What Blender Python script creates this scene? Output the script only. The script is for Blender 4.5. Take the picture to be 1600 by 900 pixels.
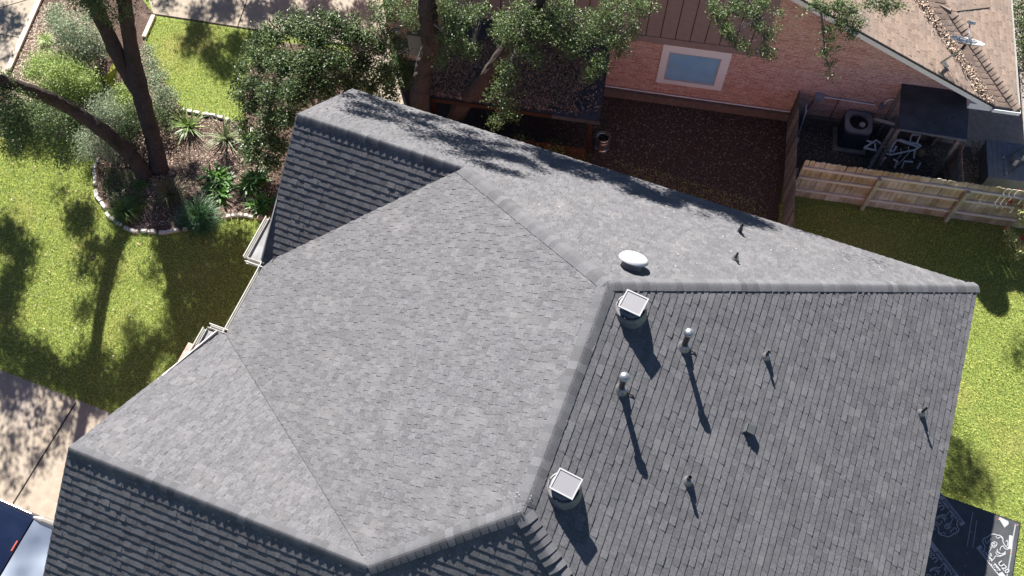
import bpy, math, random
import numpy as np
from mathutils import Matrix, Vector

for o in list(bpy.data.objects): bpy.data.objects.remove(o)
SC = bpy.context.scene
COL = SC.collection

# ------------------------------------------------------------------ camera
CAM = np.array([1.032, -7.471, 23.903]); YAW, PITCH, ROLL, FPX = 0.35273, 0.45791, -0.00887, 1529.8
def _rot():
    cy, sy = math.cos(YAW), math.sin(YAW)
    r = np.array([cy, sy, 0.]); h = np.array([-sy, cy, 0.])
    f = math.cos(PITCH)*np.array([0, 0, -1.]) + math.sin(PITCH)*h
    d = np.cross(f, r); cr, sr = math.cos(ROLL), math.sin(ROLL)
    return np.array([cr*r+sr*d, -sr*r+cr*d, f])
R = _rot()
cd = bpy.data.cameras.new('camera'); cam = bpy.data.objects.new('camera', cd); COL.objects.link(cam)
M = Matrix.Identity(4)
for i in range(3):
    M[i][0] = R[0][i]; M[i][1] = -R[1][i]; M[i][2] = -R[2][i]; M[i][3] = CAM[i]
cam.matrix_world = M
cd.sensor_width = 36; cd.lens = FPX/1600*36; cd.clip_end = 1000; cd.clip_start = .1
SC.camera = cam
# ------------------------------------------------------------------ light
AZ, EL = math.radians(125.5), math.radians(37.9)
SUN = np.array([math.cos(EL)*math.cos(AZ), math.cos(EL)*math.sin(AZ), math.sin(EL)])
ADDED_CLOUD_DIR = (0, 0, 1)
w = bpy.data.worlds.new('World'); SC.world = w; w.use_nodes = True
nt = w.node_tree; bg = nt.nodes['Background']
sky = nt.nodes.new('ShaderNodeTexSky'); sky.sky_type = 'NISHITA'; sky.sun_disc = False
sky.sun_elevation = EL; sky.sun_rotation = math.pi/2 - AZ
sky.altitude = 3000; sky.air_density = .75; sky.dust_density = 0; sky.ozone_density = 5.0
bg.inputs[1].default_value = .05
# cloud noise; the ramp hides nearly all of it outside the added bank
tcw = nt.nodes.new('ShaderNodeTexCoord'); nzw = nt.nodes.new('ShaderNodeTexNoise'); nzw.inputs['Scale'].default_value = 9; nzw.inputs['Detail'].default_value = 7; nzw.inputs['Roughness'].default_value = .55
mpw = nt.nodes.new('ShaderNodeMapping'); mpw.inputs['Scale'].default_value = (1, 1, 1.6); nt.links.new(tcw.outputs['Generated'], mpw.inputs[0]); nt.links.new(mpw.outputs[0], nzw.inputs[0])
crw = nt.nodes.new('ShaderNodeValToRGB'); crw.color_ramp.elements[0].position = .80; crw.color_ramp.elements[1].position = .98
# unseen cloud bank added where the car's rear window mirrors the sky
vmw = nt.nodes.new('ShaderNodeVectorMath'); vmw.operation = 'DOT_PRODUCT'; nt.links.new(tcw.outputs['Generated'], vmw.inputs[0]); vmw.inputs[1].default_value = ADDED_CLOUD_DIR
mrw = nt.nodes.new('ShaderNodeMapRange'); mrw.inputs[1].default_value = .93; mrw.inputs[2].default_value = .995; mrw.inputs[4].default_value = .40; nt.links.new(vmw.outputs['Value'], mrw.inputs[0])
adw = nt.nodes.new('ShaderNodeMath'); adw.operation = 'ADD'; nt.links.new(nzw.outputs['Fac'], adw.inputs[0]); nt.links.new(mrw.outputs[0], adw.inputs[1])
nt.links.new(adw.outputs[0], crw.inputs[0])
mxw = nt.nodes.new('ShaderNodeMixRGB'); nt.links.new(crw.outputs[0], mxw.inputs[0]); nt.links.new(sky.outputs[0], mxw.inputs[1]); mxw.inputs[2].default_value = (9.5, 9.8, 10.4, 1)
nt.links.new(mxw.outputs[0], bg.inputs[0])
sd = bpy.data.lights.new('sun', 'SUN'); sd.energy = 5; sd.angle = math.radians(.53); sd.color = (1, .955, .89)
so = bpy.data.objects.new('sun', sd); COL.objects.link(so)
so.rotation_euler = Vector(SUN).to_track_quat('Z', 'Y').to_euler()
SC.view_settings.view_transform = 'Standard'; SC.view_settings.look = 'None'
SC.view_settings.exposure = 1.45; SC.view_settings.gamma = 1
SC.render.engine = 'CYCLES'
SC.cycles.max_bounces = 5; SC.cycles.diffuse_bounces = 2; SC.cycles.transparent_max_bounces = 4
SC.render.resolution_x = 1024; SC.render.resolution_y = 576

# ------------------------------------------------------------------ geometry helpers
PSI = .1944; UN = np.array([math.cos(PSI), math.sin(PSI), 0]); VN = np.array([-math.sin(PSI), math.cos(PSI), 0])
def ray(x, y): return R.T @ np.array([(x-800)/FPX, (y-450)/FPX, 1.])
def G(x, y, z=0.): d = ray(x, y); return CAM + d*(z-CAM[2])/d[2]
def hitp(x, y, n, k): n = np.array(n, float); d = ray(x, y); return CAM + d*(k-n@CAM)/(n@d)
def PJ(P): q = R @ (np.asarray(P, float)-CAM); return 800+FPX*q[0]/q[2], 450+FPX*q[1]/q[2]
def toN(P): P = np.asarray(P, float); return np.array([UN@P, VN@P, P[2]])
def NF(u, v, z=0.): return UN*u + VN*v + np.array([0, 0, z])
def NG(x, y, z=0.): return toN(G(x, y, z))

def fast(name, V, F, mat, parent=None, uv=None, smooth=False, col=None):
    """V Nx3 array, F Mxk int array or list of lists -> one mesh object"""
    me = bpy.data.meshes.new(name)
    V = np.asarray(V, np.float32)
    if isinstance(F, np.ndarray):
        k = F.shape[1]; n = len(F); tot = np.full(n, k, np.int32); flat = F.astype(np.int32).ravel()
    else:
        tot = np.array([len(f) for f in F], np.int32); n = len(F)
        flat = np.array([i for f in F for i in f], np.int32)
    start = np.concatenate([[0], np.cumsum(tot)[:-1]]).astype(np.int32)
    me.vertices.add(len(V)); me.vertices.foreach_set('co', V.ravel())
    me.loops.add(len(flat)); me.loops.foreach_set('vertex_index', flat)
    me.polygons.add(n); me.polygons.foreach_set('loop_start', start); me.polygons.foreach_set('loop_total', tot)
    me.polygons.foreach_set('use_smooth', np.full(n, bool(smooth)))
    me.update(calc_edges=True); me.validate()
    o = bpy.data.objects.new(name, me); COL.objects.link(o)
    if mat is not None: me.materials.append(mat)
    if parent is not None: o.parent = parent
    return o

class MB:
    """collects shapes; build() links them as ONE mesh object"""
    def __init__(s): s.V = []; s.F = []; s.n = 0
    def add(s, V, F):
        V = [tuple(map(float, v)) for v in V]
        s.V += V; s.F += [[i+s.n for i in f] for f in F]; s.n += len(V); return s
    def box(s, c, d, rz=0, ax=None):
        """centre c, full size d, rotated rz about z or with axes matrix ax (rows)"""
        if ax is None:
            ca, sa = math.cos(rz), math.sin(rz); ax = np.array([[ca, sa, 0], [-sa, ca, 0], [0, 0, 1]])
        ax = np.asarray(ax, float); c = np.asarray(c, float); V = []
        for k in (-.5, .5):
            for i, j in ((-.5, -.5), (.5, -.5), (.5, .5), (-.5, .5)):
                V.append(c + ax[0]*d[0]*i + ax[1]*d[1]*j + ax[2]*d[2]*k)
        return s.add(V, [[3, 2, 1, 0], [4, 5, 6, 7], [0, 1, 5, 4], [1, 2, 6, 5], [2, 3, 7, 6], [3, 0, 4, 7]])
    def span(s, a, b): # box between two corners
        a = np.array(a, float); b = np.array(b, float); return s.box((a+b)/2, np.abs(b-a))
    def bar(s, a, b, wd, th, up=(0, 0, 1)):
        a = np.array(a, float); b = np.array(b, float); t = b-a; L = np.linalg.norm(t); t /= L
        x = np.cross(up, t); x /= np.linalg.norm(x)+1e-9; y = np.cross(t, x)
        return s.box((a+b)/2, (L, wd, th), ax=[t, x, y])
    def tube(s, pts, rad, seg=8, cap=True):
        pts = [np.array(p, float) for p in pts]
        if not hasattr(rad, '__len__'): rad = [rad]*len(pts)
        V = []; F = []; x = None
        for i, p in enumerate(pts):
            t = pts[min(i+1, len(pts)-1)]-pts[max(i-1, 0)]; t = t/(np.linalg.norm(t)+1e-9)
            if x is None:
                x = np.cross(t, (0, 0, 1.) if abs(t[2]) < .9 else (1., 0, 0))
            x = x - t*(x@t); x /= np.linalg.norm(x)+1e-9; y = np.cross(t, x)
            for k in range(seg):
                a = 2*math.pi*k/seg; V.append(p + (x*math.cos(a)+y*math.sin(a))*rad[i])
        for i in range(len(pts)-1):
            for k in range(seg):
                k2 = (k+1) % seg; F.append([i*seg+k, i*seg+k2, (i+1)*seg+k2, (i+1)*seg+k])
        if cap: F.append(list(range(seg))[::-1]); F.append([(len(pts)-1)*seg+k for k in range(seg)])
        return s.add(V, F)
    def lathe(s, c, prof, seg=24, ax=(0, 0, 1)):
        """prof list of (radius, height) along axis ax from c"""
        c = np.array(c, float); z = np.array(ax, float); z /= np.linalg.norm(z)
        x = np.cross(z, (0, 1., 0)); x /= np.linalg.norm(x); y = np.cross(z, x); V = []; F = []
        for r, h in prof:
            for k in range(seg):
                a = 2*math.pi*k/seg; V.append(c+z*h+(x*math.cos(a)+y*math.sin(a))*r)
        for i in range(len(prof)-1):
            for k in range(seg):
                k2 = (k+1) % seg; F.append([i*seg+k, i*seg+k2, (i+1)*seg+k2, (i+1)*seg+k])
        F.append(list(range(seg))[::-1]); F.append([(len(prof)-1)*seg+k for k in range(seg)])
        return s.add(V, F)
    def prism(s, poly, z0, z1):
        n = len(poly); V = [(p[0], p[1], z0) for p in poly]+[(p[0], p[1], z1) for p in poly]
        return s.add(V, [list(range(n))[::-1], list(range(n, 2*n))]+[[i, (i+1) % n, n+(i+1) % n, n+i] for i in range(n)])
    def build(s, name, mat, parent=None, off=(0, 0, 0), smooth=False, bevel=0):
        V = np.array(s.V)-np.asarray(off, float)
        o = fast(name, V, s.F, mat, parent, smooth=smooth)
        if bevel:
            m = o.modifiers.new('bevel', 'BEVEL'); m.width = bevel; m.segments = 2; m.limit_method = 'ANGLE'
        return o

class Thing:
    """an Empty at the thing's base that parents its parts; frame 'N' is the neighbour's rotated grid"""
    def __init__(s, name, label, cat, base, frame='H', group=None):
        s.base = np.array(base, float)
        o = bpy.data.objects.new(name, None); COL.objects.link(o); s.o = o
        o.empty_display_size = .2
        if frame == 'N': o.location = NF(*s.base); o.rotation_euler = (0, 0, PSI)
        else: o.location = s.base
        tag(o, label, cat, group)
    def part(s, name, mb, mat, parent=None, label=None, **k):
        o = mb.build(name, mat, parent or s.o, off=s.base, **k)
        if label: o['label'] = label
        return o
    def raw(s, name, V, F, mat, parent=None, **k):
        return fast(name, np.asarray(V)-s.base, F, mat, parent or s.o, **k)
def tag(o, label=None, cat=None, group=None, kind=None):
    if label: o['label'] = label
    if cat: o['category'] = cat
    if group: o['group'] = group
    if kind: o['kind'] = kind
    return o

# ------------------------------------------------------------------ materials
def new_mat(name):
    m = bpy.data.materials.new(name); m.use_nodes = True; t = m.node_tree
    return m, t, t.nodes['Principled BSDF']
def rgb(c): return (c[0], c[1], c[2], 1)
def mat(name, base, var=None, rough=.7, noise=8., isl=0., bump=0., bscale=60., metal=0., spec=.5, detail=4, rng=(.35, .65), second=None):
    """base colour, optional second colour mixed by noise, per-island value jitter, bump"""
    m, t, b = new_mat(name); N = t.nodes; L = t.links
    b.inputs['Roughness'].default_value = rough; b.inputs['Metallic'].default_value = metal
    b.inputs['Specular IOR Level'].default_value = spec
    tc = N.new('ShaderNodeTexCoord'); cur = None
    if var:
        nz = N.new('ShaderNodeTexNoise'); nz.inputs['Scale'].default_value = noise; nz.inputs['Detail'].default_value = detail
        L.new(tc.outputs['Object'], nz.inputs['Vector'])
        cr = N.new('ShaderNodeValToRGB'); cr.color_ramp.elements[0].position = rng[0]; cr.color_ramp.elements[1].position = rng[1]
        cr.color_ramp.elements[0].color = rgb(base); cr.color_ramp.elements[1].color = rgb(var)
        L.new(nz.outputs['Fac'], cr.inputs[0]); cur = cr.outputs[0]
    if second:   # large patches: (colour, scale, lo, hi)
        n2 = N.new('ShaderNodeTexNoise'); n2.inputs['Scale'].default_value = second[1]; n2.inputs['Detail'].default_value = 5
        L.new(tc.outputs['Object'], n2.inputs['Vector'])
        mr = N.new('ShaderNodeMapRange'); mr.inputs[1].default_value = second[2]; mr.inputs[2].default_value = second[3]
        L.new(n2.outputs['Fac'], mr.inputs[0])
        mx = N.new('ShaderNodeMixRGB'); mx.inputs[2].default_value = rgb(second[0])
        if cur: L.new(cur, mx.inputs[1])
        else: mx.inputs[1].default_value = rgb(base)
        L.new(mr.outputs[0], mx.inputs[0]); cur = mx.outputs[0]
    if isl:
        g = N.new('ShaderNodeNewGeometry'); mr = N.new('ShaderNodeMapRange')
        mr.inputs[3].default_value = 1-isl; mr.inputs[4].default_value = 1+isl
        L.new(g.outputs['Random Per Island'], mr.inputs[0])
        hs = N.new('ShaderNodeHueSaturation')
        if cur: L.new(cur, hs.inputs['Color'])
        else: hs.inputs['Color'].default_value = rgb(base)
        L.new(mr.outputs[0], hs.inputs['Value']); cur = hs.outputs[0]
    if cur: L.new(cur, b.inputs['Base Color'])
    else: b.inputs['Base Color'].default_value = rgb(base)
    if bump:
        nb = N.new('ShaderNodeTexNoise'); nb.inputs['Scale'].default_value = bscale; nb.inputs['Detail'].default_value = 3
        L.new(tc.outputs['Object'], nb.inputs['Vector'])
        bp = N.new('ShaderNodeBump'); bp.inputs['Strength'].default_value = bump; bp.inputs['Distance'].default_value = .06 if name == 'oak_bark' else .02
        L.new(nb.outputs['Fac'], bp.inputs['Height']); L.new(bp.outputs[0], b.inputs['Normal'])
    return m
def leafmat(name, c1, c2, rough=.4, isl=.35, trans=.3, spec=.5):
    m, t, b = new_mat(name); N = t.nodes; L = t.links
    g = N.new('ShaderNodeNewGeometry'); cr = N.new('ShaderNodeValToRGB')
    cr.color_ramp.elements[0].color = rgb(c1); cr.color_ramp.elements[1].color = rgb(c2)
    L.new(g.outputs['Random Per Island'], cr.inputs[0]); L.new(cr.outputs[0], b.inputs['Base Color'])
    b.inputs['Roughness'].default_value = rough; b.inputs['Specular IOR Level'].default_value = spec
    tr = N.new('ShaderNodeBsdfTranslucent'); L.new(cr.outputs[0], tr.inputs[0])
    mx = N.new('ShaderNodeMixShader'); mx.inputs[0].default_value = trans
    L.new(b.outputs[0], mx.inputs[1]); L.new(tr.outputs[0], mx.inputs[2])
    L.new(mx.outputs[0], N['Material Output'].inputs[0])
    return m
def brickmat(name, c1, c2, mortar, axes=(0, 2), wash=None):
    m, t, b = new_mat(name); N = t.nodes; L = t.links
    tc = N.new('ShaderNodeTexCoord'); sp = N.new('ShaderNodeSeparateXYZ'); cb = N.new('ShaderNodeCombineXYZ')
    L.new(tc.outputs['Object'], sp.inputs[0]); L.new(sp.outputs[axes[0]], cb.inputs[0]); L.new(sp.outputs[axes[1]], cb.inputs[1])
    bk = N.new('ShaderNodeTexBrick'); L.new(cb.outputs[0], bk.inputs[0])
    bk.inputs['Color1'].default_value = rgb(c1); bk.inputs['Color2'].default_value = rgb(c2); bk.inputs['Mortar'].default_value = rgb(mortar)
    bk.inputs['Scale'].default_value = 1; bk.inputs['Brick Width'].default_value = .205; bk.inputs['Row Height'].default_value = .072
    bk.inputs['Mortar Size'].default_value = .007; bk.inputs['Mortar Smooth'].default_value = .3; bk.inputs['Bias'].default_value = -.1
    nz = N.new('ShaderNodeTexNoise'); nz.inputs['Scale'].default_value = 1.3; nz.inputs['Detail'].default_value = 8; nz.inputs['Roughness'].default_value = .7
    mp = N.new('ShaderNodeMapping'); mp.inputs['Scale'].default_value = (1, 1, 3.2); L.new(tc.outputs['Object'], mp.inputs[0]); L.new(mp.outputs[0], nz.inputs[0])
    mr = N.new('ShaderNodeMapRange'); mr.inputs[1].default_value = .46; mr.inputs[2].default_value = .72; mr.inputs[4].default_value = .55
    L.new(nz.outputs['Fac'], mr.inputs[0])
    mx = N.new('ShaderNodeMixRGB'); L.new(mr.outputs[0], mx.inputs[0]); L.new(bk.outputs[0], mx.inputs[1]); mx.inputs[2].default_value = rgb(wash or c2)
    n2 = N.new('ShaderNodeTexNoise'); n2.inputs['Scale'].default_value = 9; n2.inputs['Detail'].default_value = 5
    mp2 = N.new('ShaderNodeMapping'); mp2.inputs['Scale'].default_value = (1, 1, 2.5); L.new(tc.outputs['Object'], mp2.inputs[0]); L.new(mp2.outputs[0], n2.inputs[0])
    m2 = N.new('ShaderNodeMapRange'); m2.inputs[1].default_value = .3; m2.inputs[2].default_value = .7; m2.inputs[3].default_value = .7; m2.inputs[4].default_value = 1.25
    L.new(n2.outputs['Fac'], m2.inputs[0])
    hs = N.new('ShaderNodeHueSaturation'); L.new(mx.outputs[0], hs.inputs['Color']); L.new(m2.outputs[0], hs.inputs['Value'])
    L.new(hs.outputs[0], b.inputs['Base Color']); b.inputs['Roughness'].default_value = .9
    bp = N.new('ShaderNodeBump'); bp.inputs['Strength'].default_value = .6; bp.inputs['Distance'].default_value = .01; bp.invert = True
    L.new(bk.outputs['Fac'], bp.inputs['Height']); L.new(bp.outputs[0], b.inputs['Normal'])
    return m

SHG = mat('grey_shingle', (.094, .093, .100), (.142, .140, .149), rough=.9, noise=30, isl=.15, bump=.3, bscale=200, detail=8, second=((.155, .15, .155), 1.6, .52, .8), spec=.25)
SHT = mat('tan_shingle', (.285, .205, .16), (.365, .275, .22), rough=.95, noise=30, isl=.16, bump=.2, bscale=200, second=((.27, .22, .19), .8, .5, .75), spec=.2)
CAPM = mat('ridge_cap_shingle', (.100, .100, .108), (.136, .136, .144), rough=.95, noise=60, isl=.22, bump=.2, bscale=220, spec=.25)
CAPT = mat('tan_ridge_cap', (.25, .19, .155), (.33, .25, .2), rough=.95, noise=40, isl=.12, bump=.2, bscale=200, spec=.2)
FELT = mat('grey_felt', (.16, .165, .17), (.3, .3, .31), rough=.8, noise=3, bump=.1)
WHITE = mat('white_paint', (.5, .485, .45), (.57, .555, .52), rough=.5, noise=6)
GREYMET = mat('grey_painted_metal', (.13, .13, .138), (.17, .17, .178), rough=.5, noise=5, bump=.03, bscale=9)
WHITEMET = mat('white_metal', (.40, .41, .42), (.46, .47, .48), rough=.4, noise=4)
GALV = mat('galvanised_metal', (.3, .31, .33), (.45, .46, .47), rough=.33, noise=12, metal=.8)
BLACKPIPE = mat('black_pipe', (.02, .02, .022), rough=.5)
BLACK = mat('black_plastic', (.012, .012, .014), rough=.5)
BRICK = brickmat('red_brick', (.66, .42, .35), (.44, .22, .17), (.68, .60, .58), wash=(.70, .60, .58))
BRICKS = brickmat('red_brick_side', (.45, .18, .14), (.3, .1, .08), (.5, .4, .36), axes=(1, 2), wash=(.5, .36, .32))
SIDING = mat('taupe_siding', (.27, .22, .22), (.30, .25, .25), rough=.75, noise=5, bump=.04)
CONC = mat('pale_concrete', (.33, .275, .215), (.40, .34, .27), rough=.9, noise=5, bump=.15, bscale=120, second=((.33, .285, .25), .7, .5, .7), spec=.2)
CONCD = mat('aged_concrete', (.27, .23, .2), (.34, .29, .255), rough=.9, noise=6, bump=.15, bscale=120, spec=.2)
GRASS = mat('lawn_soil', (.09, .15, .035), (.31, .35, .10), rough=.95, noise=22, bump=1, bscale=40, second=((.27, .26, .09), .55, .5, .72), spec=.1)
BLADE = leafmat('grass_blade', (.13, .27, .055), (.93, .91, .31), rough=.5, trans=.3, spec=.4)
MULCH = mat('bark_mulch', (.06, .04, .032), (.15, .105, .085), rough=.95, noise=26, bump=1, bscale=40, second=((.24, .18, .15), 2.2, .55, .75), spec=.1)
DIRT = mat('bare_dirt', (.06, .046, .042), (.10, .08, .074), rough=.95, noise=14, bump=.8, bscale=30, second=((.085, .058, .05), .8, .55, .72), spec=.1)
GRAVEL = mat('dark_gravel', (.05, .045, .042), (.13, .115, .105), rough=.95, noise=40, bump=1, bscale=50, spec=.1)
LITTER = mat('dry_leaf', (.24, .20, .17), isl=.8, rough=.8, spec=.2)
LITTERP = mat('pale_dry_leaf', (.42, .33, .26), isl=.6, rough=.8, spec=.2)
BARK = mat('oak_bark', (.06, .048, .044), (.13, .108, .10), rough=.95, noise=45, bump=1, bscale=42, detail=10, spec=.1, second=((.05, .052, .038), 2.5, .52, .7))
TWIG = mat('grey_twig', (.22, .19, .165), rough=.9)
OAK = leafmat('oak_leaf', (.04, .085, .03), (.20, .27, .09), rough=.42, trans=.22, spec=.4)
HOLLY = leafmat('glossy_leaf', (.028, .065, .022), (.17, .23, .085), rough=.42, trans=.15, spec=.35)
SHRUBY = leafmat('yellow_green_leaf', (.14, .24, .04), (.52, .62, .20), rough=.45, trans=.25)
SHRUBG = leafmat('grey_green_leaf', (.13, .19, .10), (.42, .48, .30), rough=.55, trans=.15)
STRAP = leafmat('strap_leaf', (.035, .09, .02), (.13, .24, .06), rough=.4, trans=.15)
FERN = leafmat('broad_leaf', (.035, .12, .015), (.14, .30, .05), rough=.4, trans=.2)
REDTIP = leafmat('red_tip_leaf', (.45, .05, .05), (.6, .2, .15), rough=.5, trans=.3)
STONE = mat('limestone', (.55, .52, .47), (.72, .69, .64), rough=.9, noise=12, bump=.6, bscale=30, isl=.1)
FENCEW = mat('weathered_picket', (.46, .42, .35), (.34, .27, .16), rough=.9, noise=2.2, isl=.2, bump=.3, bscale=60, second=((.55, .54, .48), 1.3, .48, .68), spec=.1)
RAILW = mat('weathered_rail', (.55, .52, .50), (.64, .61, .59), rough=.9, noise=10, bump=.3, spec=.1)
POSTW = mat('green_grey_post', (.33, .33, .25), (.42, .41, .33), rough=.9, noise=8, spec=.1)
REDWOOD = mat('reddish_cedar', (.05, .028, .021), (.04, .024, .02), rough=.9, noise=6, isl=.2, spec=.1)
OLDWOOD = mat('old_grey_wood', (.15, .145, .135), (.26, .25, .235), rough=.95, noise=12, isl=.45, bump=.4, spec=.1)
PINKWOOD = mat('faded_pink_picket', (.42, .32, .27), (.33, .25, .21), rough=.9, noise=6, isl=.12, spec=.1)
DARKROOF = mat('dark_roll_roofing', (.03, .036, .05), (.055, .065, .085), rough=.6, noise=3, second=((.02, .022, .03), 9, .62, .7))
GLASS = mat('blue_screened_glass', (.22, .54, .88), (.30, .62, .92), rough=.3, noise=2, second=((.42, .48, .52), 5, .56, .8), spec=.8)
FRAME = mat('white_trim', (.86, .93, 1.0), (.88, .95, 1.0), rough=.5, noise=5)
PVC = mat('white_pvc', (.86, .87, .9), (.92, .93, .95), rough=.35, noise=8)
ACM = mat('grey_ac_casing', (.20, .21, .25), (.24, .25, .29), rough=.5, noise=6)
STEEL = mat('keg_steel', (.5, .5, .5), (.62, .62, .62), rough=.3, noise=7, metal=.9)
SLATE = mat('blue_grey_plank', (.10, .12, .15), (.135, .155, .19), rough=.6, noise=6, isl=.06)
BLUEP = mat('blue_plastic', (.10, .17, .30), (.2, .28, .42), rough=.4, noise=5)
YELP = mat('olive_yellow_plastic', (.42, .40, .07), (.34, .33, .06), rough=.5, noise=3)
CARP = mat('navy_car_paint', (.006, .011, .03), var=(.01, .016, .04), noise=2, rough=.16, spec=.45)
CARG = mat('rear_window_glass', (.8, .86, .95), rough=.04, metal=1.0)
CART = mat('champagne_trim', (.5, .46, .4), rough=.25, metal=.6)
REDL = mat('red_lamp_plastic', (.45, .10, .08), rough=.3)
TYRE = mat('black_tyre', (.02, .02, .02), rough=.9)
UNDER = mat('black_underlayment', (.045, .051, .056), (.068, .07, .076), rough=.5, noise=4, bump=.25, bscale=7, spec=.5)
PRINT = mat('white_print', (.36, .37, .39), rough=.6)
ORANGE = mat('orange_nail_cap', (.8, .18, .08), rough=.5)
DIRTL = mat('peach_dirt', (.50, .38, .29), (.38, .28, .21), rough=.95, noise=5, bump=.3, spec=.1)

rnd = random.Random(7)
rng = np.random.default_rng(11)

# ------------------------------------------------------------------ ground
def sheet(name, pts, z, m, px=True, frame=None):
    P = [G(x, y, 0) if px else (NF(x, y) if frame == 'N' else np.array([x, y, 0])) for x, y in pts]
    P = [(p[0], p[1], z) for p in P]
    o = fast(name, P, [list(range(len(P)))], m); o['kind'] = 'structure'; return o
o = fast('lawn_ground', [(-250, -250, 0), (250, -250, 0), (250, 250, 0), (-250, 250, 0)], [[0, 1, 2, 3]], GRASS); o['kind'] = 'structure'
sheet('driveway', [(-34, -3.38), (-6.6, -3.38), (-6.6, -24), (-34, -24)], .012, CONC, px=False)
sheet('planting_bed', [(153, 250), (149, 270), (151, 304), (162, 321), (185, 348), (213, 363), (257, 364), (290, 358), (330, 345), (377, 337), (406, 340), (450, 330),
      (480, 215), (610, 200), (625, 120), (520, 76), (440, 66), (392, 100), (378, 140), (384, 192), (340, 186), (283, 172), (250, 120), (235, 90), (225, 60), (245, 28), (200, -30), (60, -12), (15, 108), (-30, 205), (60, 208), (125, 222)][::-1], .008, MULCH)
sheet('footpath', [(64, -2), (17, 104), (-30, 210), (-320, 200), (-300, -160), (70, -160)][::-1], .014, CONC)
sheet('rear_driveway', [(240, 22), (433, 52), (545, 72), (575, 130), (603, 180), (640, 175), (612, 100), (600, -20), (560, -160), (180, -160)][::-1], .014, CONC)
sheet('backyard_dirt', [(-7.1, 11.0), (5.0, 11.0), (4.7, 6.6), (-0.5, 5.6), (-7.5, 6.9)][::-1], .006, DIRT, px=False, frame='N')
sheet('side_yard_gravel', [(5.0, 11.0), (9.6, 11.0), (10.4, 10.95), (10.5, 8.45), (5.0, 8.45)][::-1], .006, GRAVEL, px=False, frame='N')
sheet('side_path', [(8.9, 10.97), (10.3, 10.9), (17, 10.9), (17, 22), (8.9, 22)], .010, CONCD, px=False, frame='N')
# joints in the driveways (shallow dark grooves)
JM = mat('dark_joint', (.03, .022, .018), rough=1)
def joint(pts, wd=.03, z=.018):
    mb = MB()
    for a, b in zip(pts, pts[1:]): mb.bar(tuple(G(*a)[:2])+(z,), tuple(G(*b)[:2])+(z,), wd, .004)
    o = mb.build('expansion_joint', JM); o['kind'] = 'structure'
joint([(119, 629), (24, 782), (-20, 855)], .035)
joint([(388, -5), (371, 44)], .03); joint([(0, 13), (46, -1)], .02); joint([(0, 54), (31, 59)], .02)
joint([(230, 21), (258, 25), (433, 52), (545, 72)], .04)

# limits used for scattering blades
def inpoly(X, Y, poly):
    c = np.zeros(len(X), bool); n = len(poly)
    for i in range(n):
        x1, y1 = poly[i]; x2, y2 = poly[(i+1) % n]
        k = ((y1 > Y) != (y2 > Y)) & (X < (x2-x1)*(Y-y1)/(y2-y1+1e-12)+x1); c ^= k
    return c
def blades(name, pxpoly, dens, excl=(), h=(.03, .075), wd=.012, label=None):
    P = np.array([G(x, y)[:2] for x, y in pxpoly]); lo = P.min(0); hi = P.max(0)
    n = int(dens*(hi[0]-lo[0])*(hi[1]-lo[1]))
    X = rng.uniform(lo[0], hi[0], n); Y = rng.uniform(lo[1], hi[1], n); k = inpoly(X, Y, [tuple(p) for p in P])
    for e in excl: k &= ~inpoly(X, Y, [tuple(G(x, y)[:2]) for x, y in e])
    X = X[k]; Y = Y[k]; n = len(X)
    a = rng.uniform(0, 2*math.pi, n); hh = rng.uniform(h[0], h[1], n); lean = rng.uniform(.1, 1.1, n)*hh; b = rng.uniform(0, 2*math.pi, n)
    w_ = wd*rng.uniform(.6, 1.4, n)
    V = np.zeros((n, 3, 3), np.float32)
    V[:, 0] = np.stack([X-np.cos(a)*w_/2, Y-np.sin(a)*w_/2, np.full(n, -.004)], 1)
    V[:, 1] = np.stack([X+np.cos(a)*w_/2, Y+np.sin(a)*w_/2, np.full(n, -.004)], 1)
    V[:, 2] = np.stack([X+np.cos(b)*lean, Y+np.sin(b)*lean, hh], 1)
    o = fast(name, V.reshape(-1, 3), np.arange(3*n).reshape(-1, 3), BLADE)
    tag(o, label, 'grass', kind='stuff'); return o
blades('lawn_grass', [(-40, 200), (60, 208), (125, 222), (153, 250), (149, 270), (151, 304), (162, 321), (185, 350), (213, 366), (257, 367), (290, 361), (357, 342), (406, 344),
       (440, 345), (445, 500), (340, 600), (180, 650), (160, 641), (-40, 563)], 2300, label='sunlit green front lawn with dappled tree shade')
blades('lawn_grass', [(233, 92), (228, 60), (243, 27), (433, 54), (442, 66), (394, 101), (380, 140), (386, 190), (330, 180), (283, 170), (262, 135)], 1500, label='small bright lawn patch beside the upper driveway')
blades('lawn_grass', [(1215, 318), (1290, 322), (1650, 356), (1700, 950), (1430, 950), (1440, 700), (1400, 440), (1220, 360)], 2000, label='green back lawn between the roof edge and the wooden fence')
blades('lawn_grass', [(960, 250), (1010, 262), (1110, 292), (1190, 320), (1200, 345), (1000, 290)], 900, label='thin dark grass strip along the rear of the grey roof')

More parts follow.
